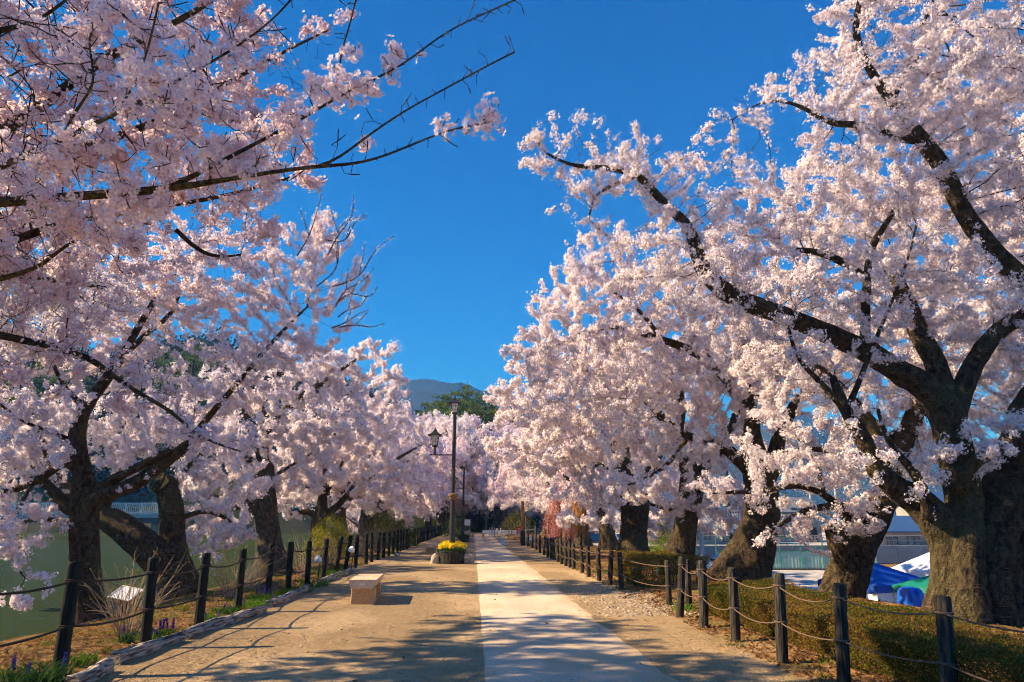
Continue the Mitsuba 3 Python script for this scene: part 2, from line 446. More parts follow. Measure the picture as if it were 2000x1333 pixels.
def flowers(P, N, size, lod, rng, tint=1.0):
    """Blossoms at P that face along N. lod 0: five notched petals with a coloured eye; 1: five-pointed cup; 2: four-sided cup; 3: folded pair."""
    n = len(P)
    a, b = tri_frame(N, rng)
    col = petal_colors(n, rng, tint)
    eye = col * np.array([0.80, 0.56, 0.58])
    s = size * rng.uniform(0.8, 1.15, n)

    def ring(angs, rad, lift):
        angs, rad, lift = np.broadcast_arrays(angs, rad, lift)
        return (P[:, None] + s[:, None, None] * (rad[..., None] * (np.cos(angs)[..., None] * a[:, None] + np.sin(angs)[..., None] * b[:, None]) + lift[..., None] * N[:, None]))

    if lod == 0:
        k = np.arange(5) * 2 * math.pi / 5
        base = ring((k)[None], 0.10, -0.02)
        l1 = ring((k - 0.52)[None], rng.uniform(0.62, 0.72, (n, 5)), rng.uniform(0.10, 0.28, (n, 5)))
        l2 = ring((k - 0.27)[None], rng.uniform(0.98, 1.06, (n, 5)), rng.uniform(0.10, 0.34, (n, 5)))
        t0 = ring((k)[None], 0.93, rng.uniform(0.08, 0.30, (n, 5)))
        r2 = ring((k + 0.27)[None], rng.uniform(0.98, 1.06, (n, 5)), rng.uniform(0.10, 0.34, (n, 5)))
        r1 = ring((k + 0.52)[None], rng.uniform(0.62, 0.72, (n, 5)), rng.uniform(0.10, 0.28, (n, 5)))
        v = np.stack([base, l1, l2, t0, r2, r1], 2).reshape(-1, 3)           # n*5*6
        o = (np.arange(n * 5) * 6)[:, None, None]
        f = (np.array([[0, 1, 2], [0, 2, 3], [0, 3, 4], [0, 4, 5]])[None, ::-1] + o).reshape(-1, 3)
        c = np.repeat(col, 30, 0).reshape(n * 5, 6, 3)
        c[:, 0] *= np.array([0.92, 0.72, 0.75])
        c = c.reshape(-1, 3)
        # stamens: a small star of pale filaments round a dark eye
        m = 7
        ka = np.arange(m) * 2 * math.pi / m
        s0 = ring((ka - 0.16)[None], 0.06, 0.04)
        s1 = ring((ka + 0.16)[None], 0.06, 0.04)
        s2 = ring(ka[None], rng.uniform(0.24, 0.36, (n, m)), rng.uniform(0.22, 0.36, (n, m)))
        vs = np.stack([s0, s1, s2], 2).reshape(-1, 3)
        fs = np.arange(len(vs)).reshape(-1, 3)
        cs = np.tile(np.array([[0.35, 0.09, 0.12], [0.35, 0.09, 0.12], [0.75, 0.62, 0.30]]), (n * m, 1))
        return np.vstack([v, vs]), np.vstack([f, fs + len(v)]), np.vstack([c, cs])
    if lod == 1:
        k = np.arange(10) * 2 * math.pi / 10 + rng.uniform(0, 6.28, (n, 1))
        r = np.where(np.arange(10) % 2 == 0, 1.02, 0.60)[None] * rng.uniform(0.9, 1.08, (n, 10))
        V = ring(k, r, rng.uniform(0.10, 0.42, (n, 10)))
        m = 10
    elif lod == 2:
        m = 5
        k = np.arange(m) * 2 * math.pi / m + rng.uniform(0, 6.28, (n, 1))
        V = ring(k, rng.uniform(0.72, 1.05, (n, m)), rng.uniform(0.05, 0.55, (n, m)))
    else:
        m = 4
        k = np.arange(m) * 2 * math.pi / m + rng.uniform(0, 6.28, (n, 1))
        V = ring(k, rng.uniform(0.8, 1.1, (n, m)), np.array([0.0, 0.45, 0.0, 0.45])[None] * rng.uniform(0.4, 1.2, (n, 1)))
        f = (np.array([[0, 1, 2], [0, 2, 3]])[None] + (np.arange(n) * 4)[:, None, None]).reshape(-1, 3)
        return V.reshape(-1, 3), f, np.repeat(col, 4, 0)
    v = np.concatenate([P[:, None] - 0.05 * s[:, None, None] * N[:, None], V], 1).reshape(-1, 3)
    j = np.arange(m)
    f = (np.stack([j * 0, 1 + j, 1 + (j + 1) % m], 1)[None] + (np.arange(n) * (m + 1))[:, None, None]).reshape(-1, 3)
    c = np.repeat(col[:, None], m + 1, 1)
    c[:, 0] = eye
    return v, f, c.reshape(-1, 3)


def slivers(P, D, length, width, colors, rng):
    """Thin pointed leaves, buds and calyces: one triangle each."""
    n = len(P)
    a, b = tri_frame(D, rng)
    L = length * rng.uniform(0.6, 1.3, (n, 1))
    w = width * rng.uniform(0.7, 1.2, (n, 1))
    v = np.stack([P - a * w * 0.8 + D * L * 0.3, P + a * w * 0.8 + D * L * 0.25, P + D * L + b * w * 0.3], 1).reshape(-1, 3)
    return v, np.arange(3 * n).reshape(-1, 3), np.repeat(colors, 3, 0)


def colonize(start, attractors, step, kill, infl, iters, rng, up=0.12, max_nodes=30000):
    """Space colonisation: twigs grow from START towards the points they are to fill. Returns nodes and parents (-1: a node of START)."""
    nodes, par = np.array(start, float), np.full(len(start), -1)
    dirs = np.zeros_like(nodes)
    A = np.array(attractors, float)
    d, idx = cKDTree(nodes).query(A)
    for _ in range(iters):
        if len(A) == 0 or len(nodes) > max_nodes:
            break
        on = d < infl
        if not on.any():
            break
        w = unit(A[on] - nodes[idx[on]])
        acc = np.zeros_like(nodes)
        np.add.at(acc, idx[on], w)
        grow = np.unique(idx[on])
        g = unit(acc[grow]) + 0.35 * dirs[grow] + np.array([0, 0, up]) + 0.22 * rng.normal(size=(len(grow), 3))
        g = unit(g)
        new = nodes[grow] + g * step
        dn, _ = cKDTree(nodes).query(new)
        ok = dn > step * 0.55
        if not ok.any():
            break
        new, g, grow = new[ok], g[ok], grow[ok]
        base = len(nodes)
        nodes, par, dirs = np.vstack([nodes, new]), np.r_[par, grow], np.vstack([dirs, g])
        d2, i2 = cKDTree(new).query(A)
        near = d2 < d
        d, idx = np.where(near, d2, d), np.where(near, i2 + base, idx)
        keep = d > kill
        A, d, idx = A[keep], d[keep], idx[keep]
    return nodes, par


def twig_radii(par, n0, tip, power=2.3, most=0.05):
    n = len(par)
    acc = np.zeros(n)
    kids = np.zeros(n, int)
    for i in range(n - 1, n0 - 1, -1):
        if kids[i] == 0:
            acc[i] = tip ** power
        p = par[i]
        acc[p] += acc[i]
        kids[p] += 1
    return np.minimum(acc ** (1 / power), most), kids


def segment_mesh(nodes, par, rad, n0, sides=4):
    ids = np.arange(n0, len(nodes))
    p = par[ids]
    dirn = np.zeros_like(nodes)
    dirn[ids] = unit(nodes[ids] - nodes[p])
    # a parent on a twig keeps its own direction, a parent on a limb takes the child's
    dp = np.where((p < n0)[:, None], dirn[ids], dirn[p])
    ref = np.array([0.36, 0.48, 0.80])

    def ring(P, D, r):
        a = unit(np.cross(D, ref))
        b = np.cross(D, a)
        ang = np.arange(sides) * 2 * math.pi / sides
        return P[:, None] + r[:, None, None] * (np.cos(ang)[None, :, None] * a[:, None] + np.sin(ang)[None, :, None] * b[:, None])

    rp = np.minimum(np.where(p < n0, rad[ids] * 1.25, rad[p]), rad[ids] * 1.35)
    A = ring(nodes[p], dp, rp)
    B = ring(nodes[ids], dirn[ids], rad[ids])
    v = np.concatenate([A, B], 1).reshape(-1, 3)
    j = np.arange(sides)
    q = np.stack([j, (j + 1) % sides, sides + (j + 1) % sides, sides + j], 1)
    f = np.vstack([q[:, [0, 1, 2]], q[:, [0, 2, 3]]])
    f = (f[None] + (np.arange(len(ids)) * 2 * sides)[:, None, None]).reshape(-1, 3)
    return v, f


def spurs(nodes, par, rad, n0, share, length, rng, thin=0.012, up=0.35):
    """Short straight side shoots on the thin twigs."""
    ids = np.arange(n0, len(nodes))
    ids = ids[(rad[ids] < thin)]
    ids = ids[rng.random(len(ids)) < share]
    d = unit(nodes[ids] - nodes[par[ids]])
    g = unit(rand_dirs(len(ids), rng) * 0.9 + d * 0.6 + np.array([0, 0, up]))
    L = length * rng.uniform(0.5, 1.5, (len(ids), 1))
    mid = nodes[ids] + g * L * 0.5
    tip = nodes[ids] + unit(g + np.array([0, 0, 0.25 * up])) * L
    n = len(nodes)
    k = len(ids)
    return np.vstack([nodes, mid, tip]), np.r_[par, ids, np.arange(n, n + k)], np.r_[rad, np.full(k, 0.0032), np.full(k, 0.0022)]


def bloom(nodes, par, rad, n0, count, size, lod, rng, tint=1.0, ball=0.045, per=5, thin=0.02, green=0.05, gap=0.0, clump=1.0, buds=0.5):
    """Umbels of PER blossoms along the thin twigs, with their red-brown calyces and a few young leaves, as one coloured mesh."""
    ids = np.arange(n0, len(nodes))
    ids = ids[rad[ids] < thin]
    a, b = nodes[par[ids]], nodes[ids]
    L = np.linalg.norm(b - a, axis=1)
    w = L * np.clip(1.6 - rad[ids] / thin, 0.2, 1.5)
    dens = meshkit.noise(b * 1.9, 11)
    w = w * np.clip((dens - gap) * 1.5, 0.02, 1.2) ** clump
    ns = max(4, int(count / (per * 3.4)))
    e = rng.choice(len(ids), ns, p=w / w.sum())
    t = rng.random((ns, 1))
    S = a[e] * (1 - t) + b[e] * t
    ax = unit(b[e] - a[e])
    rs = ball * np.exp(rng.normal(size=ns) * 0.38)                       # pompons of all sizes, bare twig between them
    pick = rng.choice(ns, count, p=rs ** 2 / (rs ** 2).sum())
    n = count
    axis = ax[pick]
    D = unit(rand_dirs(n, rng) + np.array([0, 0, 0.10]))
    R_ = rs[pick][:, None] * 1.25
    B = S[pick] + axis * rng.normal(size=(n, 1)) * R_ * 0.45
    P = B + (D - 0.35 * (D * axis).sum(1, keepdims=True) * axis) * R_ * rng.uniform(0.45, 1.05, (n, 1))
    N = unit(D + 0.5 * rand_dirs(n, rng))
    out = [flowers(P, N, size, lod, rng, tint)]
    k = int(n * buds)
    pick = rng.integers(0, n, k)
    c = np.array([0.16, 0.055, 0.045]) * rng.uniform(0.6, 1.5, (k, 1))
    out.append(slivers(B[pick] + D[pick] * ball * 0.15, D[pick], ball * 0.95, size * (0.14 if lod < 3 else 0.24), c, rng))
    k = int(n * green)
    pick = rng.integers(0, n, k)
    c = np.where(rng.random((k, 1)) < 0.6, np.array([[0.17, 0.17, 0.035]]), np.array([[0.20, 0.085, 0.04]])) * rng.uniform(0.7, 1.4, (k, 1))
    out.append(slivers(B[pick], unit(D[pick] + 0.6 * axis[pick]), ball * 1.1, size * 0.30, c, rng))
    return out


def merge_colored(parts):
    V, F, C, n = [], [], [], 0
    for v, f, c in parts:
        V.append(v)
        F.append(f + n)
        C.append(c)
        n += len(v)
    return (np.vstack(V), np.vstack(F)), np.vstack(C)


def ellipsoids(specs, density, rng):
    """specs: (px, py, depth, rx px, ry px, rz m, weight): points filling the crown."""
    out, hull = [], []
    for px, py, dp, rx, ry, rz, w in specs:
        c = at(px, py, dp)
        ax, az = rx * sc(dp), ry * sc(dp)
        n = int(density * w * 4.19 * ax * az * rz) + 3
        q = rand_dirs(n, rng) * rng.random((n, 1)) ** (1 / 2.6)
        out.append(c + q * np.array([ax, rz, az]))
    return np.vstack(out)


def px_line(pts):
    """(px, py, depth, width px) -> (x, y, z, radius)."""
    return np.array([np.r_[at(a, b, d), w * 0.5 * sc(d)] for a, b, d, w in pts])


def limb_mesh(line, sides, rng, wob=0.12, step=0.12):
    L = spline(line, step)
    L[:, 3] = np.maximum(L[:, 3], 0.004)
    n = len(L)
    v, f = tube(L[:, :3], L[:, 3], sides)
    c = np.vstack([np.repeat(L[:, :3], sides, 0), L[:1, :3], L[-1:, :3]])
    r = np.r_[np.repeat(L[:, 3], sides), L[0, 3], L[-1, 3]]
    d = v - c
    nz = meshkit.fbm(v * np.array([5.0, 5.0, 3.0]), 3, 4) - 0.5
    v = c + d * (1 + 2.2 * wob * nz[:, None])
    # knuckles where shoots once were
    return v, f


def trunk_mesh(lines, edge, rng, lump=0.05, smooth_it=4, flute=0.0):
    """A trunk that forks, as one surface: hulls of neighbouring balls, joined, refined and roughened."""
    bones = []
    for L in lines:
        S = spline(L, max(0.16, edge * 3))
        for k in range(len(S) - 1):
            ba = m3.Manifold.sphere(float(max(S[k, 3], 0.01)), 18).translate(S[k, :3].tolist())
            bb = m3.Manifold.sphere(float(max(S[k + 1, 3], 0.01)), 18).translate(S[k + 1, :3].tolist())
            bones.append(m3.Manifold.batch_hull([ba, bb]))
    m = m3.Manifold.batch_boolean(bones, m3.OpType.Add).refine_to_length(edge)
    q = m.to_mesh()
    t = trimesh.Trimesh(np.array(q.vert_properties[:, :3], float), np.array(q.tri_verts), process=True)
    trimesh.smoothing.filter_taubin(t, lamb=0.5, nu=0.52, iterations=smooth_it)
    v, nrm = np.array(t.vertices), np.array(t.vertex_normals)
    h = (meshkit.fbm(v * np.array([2.6, 2.6, 1.3]), 3, 2) - 0.5) * 2 * lump
    h += (meshkit.fbm(v * np.array([11, 11, 6]), 3, 7) - 0.5) * 0.5 * lump
    if flute:
        h += (np.abs(meshkit.noise(v * np.array([2.2, 2.2, 0.55]), 31) - 0.5) - 0.2) * 2 * flute
    return v + nrm * h[:, None], np.array(t.faces)


def grow(k, lines, crown, rng, density=11, count=60000, size=0.024, lod=3, kill=0.34, step=0.2, infl=1.6, tint=1.0, spur=0.55, spur_len=0.26, tip=0.0044, extra_start=0.35, gap=0.22, ball=0.05, up=0.12,
         px=True, green=0.03, thin=0.02, iters=90, most=0.05, buds=0.40, per=4, put=None, hug=None):
    """Twigs grown from the limbs into the crown, and the blossoms on them."""
    start = np.vstack([S[int(len(S) * extra_start):, :3] for S in (spline(L, step * 1.1) for L in lines)])
    A = ellipsoids(crown, density, rng) if px else crown
    if hug:
        H = []
        for L in lines:
            S = spline(L, step)
            S = S[int(len(S) * 0.25):]
            S = S[S[:, 3] < hug[2] if len(hug) > 2 else S[:, 3] < 0.13]
            if len(S) < 3:
                continue
            m = int(len(S) * step * hug[0])
            t = rng.integers(0, len(S), m)
            H.append(S[t, :3] + rand_dirs(m, rng) * (np.maximum(S[t, 3], 0)[:, None] + hug[1] * rng.uniform(0.15, 1.0, (m, 1))))
        A = np.vstack([A] + H)
    nodes, par = colonize(start, A, step, kill, infl, iters, rng, up)
    n0 = len(start)
    rad, _ = twig_radii(par, n0, tip, most=most)
    nodes, par, rad = spurs(nodes, par, rad, n0, spur, spur_len, rng)
    put = put or part
    put(k, 'twigs', segment_mesh(nodes, par, rad, n0, 3), 'twig_material', smooth=False, kind='stuff')
    mesh, col = merge_colored(bloom(nodes, par, rad, n0, count, size, lod, rng, tint, ball=ball, gap=gap, green=green, thin=thin, buds=buds, per=per))
    put(k, 'blossom', mesh, 'petal_material', color=col, kind='stuff')
    totals.append((k, len(nodes) - n0, len(mesh[1])))


totals = []


def cherry(name, label, trunk, limbs, crown, seed, far=1.0, edge=0.05, lump=0.05, flute=0.0, bark='bark_material', sides=10, group=None, **more):
    """A cherry tree: the trunk and limbs as surveyed, twigs grown from the limbs into the crown, blossoms on the twigs."""
    rng = np.random.default_rng(seed)
    k = thing(name, label, 'tree', group)
    TL = [px_line([(a, b, c * far, w) for a, b, c, w in t]) for t in trunk]
    LL = [px_line([(a, b, c * far, w) for a, b, c, w in t]) for t in limbs]
    crown = [(a, b, c * far, d, e, f * far, w) for a, b, c, d, e, f, w in crown]
    for q in ('size', 'kill', 'step', 'ball'):
        more[q] = more[q] * far
    more['density'] /= far ** 3
    edge *= far
    part(k, 'trunk', trunk_mesh(TL, edge, rng, lump, flute=flute), bark, smooth=True)
    for L in LL:
        part(k, 'limb', limb_mesh(L, sides, rng), bark, smooth=True)
    grow(k, LL + TL[1:3], crown, rng, **more)
    return k


# right bank, from the nearest tree on: (px, py, depth, width px)
cherry('cherry_tree', 'massive old cherry tree with fluted forking trunk behind the long clipped hedge', [
    [(1930, 1330, 9.55, 120), (1932, 1220, 9.5, 96), (1928, 1130, 9.45, 82), (1942, 1040, 9.5, 88), (1978, 950, 9.6, 104), (2030, 840, 9.8, 120), (2100, 700, 9.9, 110), (2180, 560, 9.8, 90)],
    [(1830, 1330, 9.6, 120), (1842, 1215, 9.55, 84), (1852, 1130, 9.5, 68), (1848, 1065, 9.5, 66), (1818, 1008, 9.5, 62), (1768, 962, 9.5, 54), (1722, 930, 9.4, 46), (1690, 868, 9.3, 40), (1652, 800, 9.2, 30), (1628, 740, 9.2, 20)],
    [(1885, 1330, 9.3, 110), (1888, 1210, 9.3, 78), (1886, 1110, 9.3, 66), (1884, 1000, 9.45, 66), (1868, 900, 9.6, 70), (1852, 820, 9.6, 68), (1830, 775, 9.6, 62), (1770, 735, 9.6, 54), (1690, 682, 9.6, 48)],
    [(1985, 1330, 9.8, 120), (1982, 1210, 9.8, 84), (1985, 1110, 9.8, 84), (2020, 980, 9.9, 100), (2070, 860, 10.0, 90)],
    [(1870, 1330, 10.2, 200), (1910, 1180, 10.0, 150), (1930, 1080, 9.9, 120)],
], [
    [(1700, 690, 9.6, 50), (1600, 645, 9.5, 42), (1500, 606, 9.4, 40), (1420, 572, 9.3, 40), (1368, 515, 9.2, 32), (1345, 448, 9.2, 24), (1295, 395, 9.2, 19), (1245, 345, 9.2, 17), (1175, 328, 9.2, 12), (1110, 320, 9.2, 8), (1068, 300, 9.2, 5)],
    [(1240, 345, 9.2, 12), (1205, 358, 9.2, 8), (1168, 380, 9.3, 6), (1150, 430, 9.3, 4)],
    [(1845, 800, 9.6, 50), (1838, 740, 9.7, 44), (1800, 660, 9.9, 40), (1760, 570, 10.1, 34), (1725, 500, 10.2, 20)],
    [(1690, 690, 9.6, 24), (1690, 620, 9.6, 20), (1694, 540, 9.6, 17), (1705, 480, 9.6, 15), (1738, 425, 9.6, 11), (1755, 390, 9.6, 6)],
    [(1694, 545, 9.6, 14), (1640, 510, 9.5, 17), (1590, 492, 9.4, 14), (1535, 488, 9.3, 9)],
    [(1858, 840, 9.6, 46), (1880, 760, 9.6, 42), (1915, 690, 9.6, 38), (1960, 640, 9.7, 34), (2030, 600, 9.8, 28), (2120, 520, 9.9, 18)],
    [(2120, 660, 9.6, 50), (2050, 590, 9.4, 44), (1985, 535, 9.2, 42), (1930, 480, 9.1, 42), (1880, 410, 9.0, 38), (1838, 325, 9.0, 38), (1790, 262, 8.9, 34), (1745, 205, 8.9, 26), (1715, 160, 8.9, 20), (1690, 120, 8.8, 18), (1672, 60, 8.7, 15), (1684, -20, 8.6, 13), (1690, -90, 8.5, 8)],
    [(1800, 275, 8.9, 22), (1745, 265, 8.8, 20), (1680, 245, 8.7, 17), (1620, 238, 8.6, 13), (1570, 212, 8.6, 9), (1520, 198, 8.6, 6), (1480, 205, 8.6, 4), (1430, 235, 8.6, 3)],
    [(1740, 200, 8.9, 12), (1780, 120, 9.0, 10), (1800, 60, 9.0, 8), (1830, -30, 9.0, 5)],
    [(1880, 960, 9.2, 30), (1885, 930, 9.1, 26), (1925, 890, 9.0, 24), (1990, 858, 8.9, 24), (2080, 820, 8.8, 20), (2180, 740, 8.7, 12)],
    [(1812, 1010, 9.3, 24), (1800, 950, 9.2, 20), (1770, 905, 9.2, 16), (1735, 860, 9.1, 11), (1715, 800, 9.1, 7)],
    [(1640, 790, 9.2, 14), (1600, 745, 9.2, 12), (1560, 700, 9.1, 9), (1540, 640, 9.1, 6)],
    [(1655, 800, 9.2, 14), (1680, 740, 9.2, 11), (1720, 640, 9.2, 8), (1765, 530, 9.2, 6), (1790, 440, 9.2, 4)],
], [
    (1830, 180, 9.2, 190, 170, 1.5, 1.0), (1620, 180, 8.8, 130, 110, 0.9, .9), (1720, 40, 8.8, 170, 110, 1.1, 1.0), (1490, 215, 8.6, 70, 35, .5, .8),
    (1960, 120, 9.4, 150, 200, 1.8, 1.0), (1930, 380, 9.4, 200, 180, 1.8, 1.0), (1640, 400, 9.6, 170, 140, 1.4, 1.0), (1440, 420, 9.4, 170, 130, 1.1, 1.0), (1290, 330, 9.2, 90, 70, .7, .9),
    (1230, 330, 9.2, 60, 90, .6, .8), (1130, 270, 9.2, 85, 60, .5, .85), (1060, 300, 9.2, 70, 60, .45, .7), (1130, 410, 9.3, 70, 50, .4, .4), (1300, 520, 9.2, 150, 110, 1.0, .9), (1480, 600, 9.2, 170, 100, 1.0, .8),
    (1620, 560, 9.5, 160, 90, 1.2, .8), (1850, 580, 9.8, 170, 110, 1.6, .7), (1960, 720, 10.2, 140, 90, 1.2, .6), (1660, 720, 9.1, 90, 80, .6, .5), (1700, 900, 9.0, 80, 60, .5, .5),
    (1830, 880, 9.0, 60, 50, .4, .4), (2120, 300, 9.8, 160, 330, 2.2, .8), (2250, 550, 9.8, 160, 200, 2.0, .6), (1850, -120, 9.0, 260, 120, 1.6, .8), (1395, 300, 9.0, 60, 45, .5, .6),
], 101, far=1.16, density=62, count=404985, size=0.0199, kill=0.21, step=0.15, edge=0.034, lump=0.045, flute=0.07, ball=0.0413, thin=0.022, iters=120, hug=(60, 0.42))

cherry('cherry_tree', 'old cherry tree leaning right with a sawn stub, just left of the blue tent', [
    [(1632, 1240, 13.5, 101), (1642, 1170, 13.5, 84), (1662, 1100, 13.5, 72), (1690, 1040, 13.6, 66), (1722, 985, 13.7, 51), (1742, 930, 13.8, 42), (1750, 860, 13.9, 34)],
    [(1650, 1110, 13.4, 47), (1640, 1065, 13.3, 44), (1632, 1040, 13.3, 36)],
], [
    [(1672, 1030, 13.4, 24), (1632, 985, 13.2, 16), (1600, 962, 13.0, 12), (1560, 950, 12.9, 11), (1500, 958, 12.8, 9), (1440, 962, 12.7, 8), (1390, 962, 12.6, 6)],
    [(1700, 1010, 13.4, 26), (1640, 990, 13.0, 16), (1570, 1000, 12.8, 12), (1530, 1022, 12.6, 8), (1500, 1040, 12.5, 5)],
    [(1745, 900, 13.8, 44), (1700, 830, 13.9, 32), (1640, 760, 14.0, 26), (1560, 690, 14.1, 16), (1500, 640, 14.1, 10)],
    [(1748, 890, 13.8, 44), (1790, 800, 14.2, 34), (1800, 700, 14.4, 26), (1780, 600, 14.6, 14)],
    [(1740, 920, 13.8, 30), (1690, 900, 13.6, 20), (1620, 880, 13.4, 12), (1550, 880, 13.2, 8)],
    [(1610, 965, 13.0, 9), (1590, 900, 13.0, 8), (1560, 860, 13.0, 6)],
], [
    (1610, 700, 14, 190, 120, 2.2, 1.0), (1780, 660, 14.6, 200, 150, 2.2, .9), (1600, 1035, 12.6, 90, 45, .8, 1.8), (1680, 1000, 12.8, 80, 60, .8, 1.8), (1580, 930, 13.0, 130, 50, 1.2, 1.4), (1720, 900, 14.4, 90, 70, 1.4, 1.2), (1860, 880, 14.8, 120, 80, 1.6, 1.1), (1900, 500, 14.8, 200, 130, 2.2, .7), (1680, 420, 14.6, 180, 110, 2.0, .6), (1960, 960, 15, 90, 60, 1.6, 1.0), (1500, 1045, 12.5, 50, 25, .5, 1.0), (1560, 985, 12.8, 110, 50, .8, 1.2), (1640, 930, 13.2, 120, 60, 1.1, 1.0), (1530, 870, 13.2, 120, 80, 1.2, .8),
    (1880, 800, 14.8, 160, 100, 1.8, .8), (1480, 600, 14, 100, 90, 1.2, .7), (1990, 700, 15, 130, 120, 2, .7), (1700, 850, 14.5, 110, 60, 1.2, .8),
], 102, far=1.08, density=30, count=210000, size=0.0245, kill=0.25, step=0.17, edge=0.06, lump=0.06, flute=0.06, ball=0.0447, iters=110, hug=(34, 0.5))

cherry('cherry_tree', 'thick cherry tree leaning right with sunlit mossy trunk in front of the parked van', [
    [(1436, 1190, 16.4, 150), (1446, 1130, 16.4, 112), (1466, 1080, 16.4, 86), (1482, 1030, 16.4, 72), (1488, 975, 16.4, 66), (1480, 925, 16.4, 60), (1472, 870, 16.4, 44), (1462, 800, 16.5, 34)],
    [(1488, 960, 16.4, 44), (1508, 910, 16.5, 36), (1524, 850, 16.6, 28), (1560, 780, 16.8, 18)],
    [(1400, 1190, 16.2, 60), (1428, 1130, 16.2, 62), (1458, 1075, 16.3, 50)],
], [
    [(1482, 940, 16.3, 34), (1445, 900, 16.2, 27), (1400, 868, 16.0, 21), (1340, 850, 15.8, 15), (1280, 800, 15.6, 9)],
    [(1466, 820, 16.4, 32), (1420, 740, 16.2, 26), (1360, 690, 16.0, 20), (1280, 660, 15.8, 14), (1200, 640, 15.6, 9), (1120, 655, 15.5, 5)],
    [(1462, 800, 16.4, 30), (1470, 720, 16.6, 24), (1440, 640, 16.6, 17), (1400, 560, 16.6, 10)],
    [(1345, 850, 15.8, 11), (1310, 900, 15.6, 8), (1270, 930, 15.5, 6), (1220, 950, 15.4, 4)],
    [(1290, 660, 15.8, 10), (1240, 600, 15.8, 8), (1180, 560, 15.8, 5)],
], [
    (1310, 620, 16, 180, 120, 2.0, 1.0), (1150, 570, 15.8, 120, 70, 1.3, 1.0), (1075, 580, 15.6, 65, 40, .8, .9), (1180, 680, 15.6, 170, 90, 1.5, 1.0), (1060, 680, 15.5, 90, 60, .9, .9), (1420, 720, 16, 150, 120, 2.0, .9),
    (1250, 790, 15.6, 150, 80, 1.3, 1.0), (1540, 700, 17, 110, 100, 1.8, .7), (1360, 880, 15.6, 120, 60, 1.0, .8), (1250, 940, 15.4, 90, 40, .8, 1.2), (1430, 530, 16.5, 120, 90, 1.5, .8), (1120, 770, 15.5, 110, 50, 1, .9), (1180, 490, 16, 90, 50, 1, .7), (1560, 880, 17, 90, 60, 1.2, .6),
], 103, far=1.13, density=26, count=194040, size=0.0296, kill=0.27, step=0.19, edge=0.06, lump=0.06, flute=0.05, ball=0.0482, iters=110, hug=(30, 0.6))

cherry('cherry_tree', 'upright cherry tree with knobbly dark trunk beside the pale utility pole', [
    [(1318, 1140, 20.5, 84), (1326, 1095, 20.5, 62), (1338, 1040, 20.5, 46), (1346, 985, 20.5, 44), (1350, 945, 20.5, 46), (1340, 900, 20.5, 30), (1320, 850, 20.5, 22)],
    [(1350, 950, 20.5, 32), (1375, 915, 20.6, 24), (1408, 875, 20.8, 18), (1440, 800, 21, 10)],
], [
    [(1325, 860, 20.5, 22), (1270, 790, 20.3, 16), (1200, 740, 20.0, 11), (1120, 720, 19.8, 6)],
    [(1322, 850, 20.5, 22), (1330, 780, 20.7, 16), (1300, 700, 20.8, 9)],
    [(1338, 900, 20.4, 20), (1290, 870, 20.0, 14), (1230, 860, 19.7, 10), (1150, 850, 19.4, 6)],
    [(1344, 985, 20.4, 12), (1310, 995, 20.0, 8), (1270, 985, 19.8, 5)],
], [
    (1230, 720, 20.2, 200, 80, 2.4, 1.0), (1080, 700, 19.8, 110, 50, 1.6, 1.0), (1130, 800, 19.6, 150, 70, 1.6, 1.0), (1330, 740, 21, 140, 80, 2.2, .8), (1250, 870, 19.8, 150, 60, 1.5, 1.0), (1020, 740, 19.6, 65, 40, 1.0, .9), (1300, 960, 19.8, 110, 40, 1.0, 1.1), (1400, 1010, 21, 70, 45, 1.2, 1.5), (1400, 960, 20.4, 70, 40, 1.2, 1.4), (1400, 920, 21, 90, 60, 1.6, .7), (1070, 870, 19.5, 90, 45, 1.0, .8),
], 104, far=1.15, density=18, count=129360, size=0.0364, kill=0.3, step=0.22, edge=0.08, lump=0.06, ball=0.0559, iters=110, hug=(22, 0.7))

cherry('cherry_tree', 'stout cherry tree with reddish peeling trunk behind the small clipped hedge', [
    [(1232, 1115, 26, 86), (1236, 1080, 26, 62), (1238, 1030, 26, 52), (1240, 980, 26, 54), (1232, 940, 26, 44), (1215, 890, 26, 30)],
    [(1240, 975, 26, 36), (1262, 930, 26, 28), (1290, 880, 26, 16)],
], [
    [(1216, 890, 26, 28), (1160, 830, 25.6, 18), (1090, 790, 25.2, 10)],
    [(1230, 930, 26, 20), (1180, 910, 25.5, 14), (1120, 910, 25, 8)],
    [(1215, 890, 26, 24), (1225, 820, 26.4, 16), (1210, 760, 26.6, 9)],
], [
    (1150, 790, 25.6, 150, 70, 2.6, 1.0), (1030, 780, 25.2, 85, 45, 1.8, 1.0), (1080, 880, 25, 120, 55, 1.8, 1.0), (1180, 960, 25.2, 100, 40, 1.4, 1.1), (985, 800, 25, 50, 45, 1.2, .9), (1240, 780, 26.5, 120, 70, 2.4, .8), (1150, 1015, 24.6, 80, 28, 1.0, 1.3), (1290, 1020, 27, 90, 30, 1.5, .9), (1000, 880, 24.8, 60, 45, 1.2, .9),
], 105, far=1.15, density=12, count=92400, size=0.0466, kill=0.34, step=0.25, edge=0.1, lump=0.06, ball=0.0645, iters=110, hug=(16, 0.8))


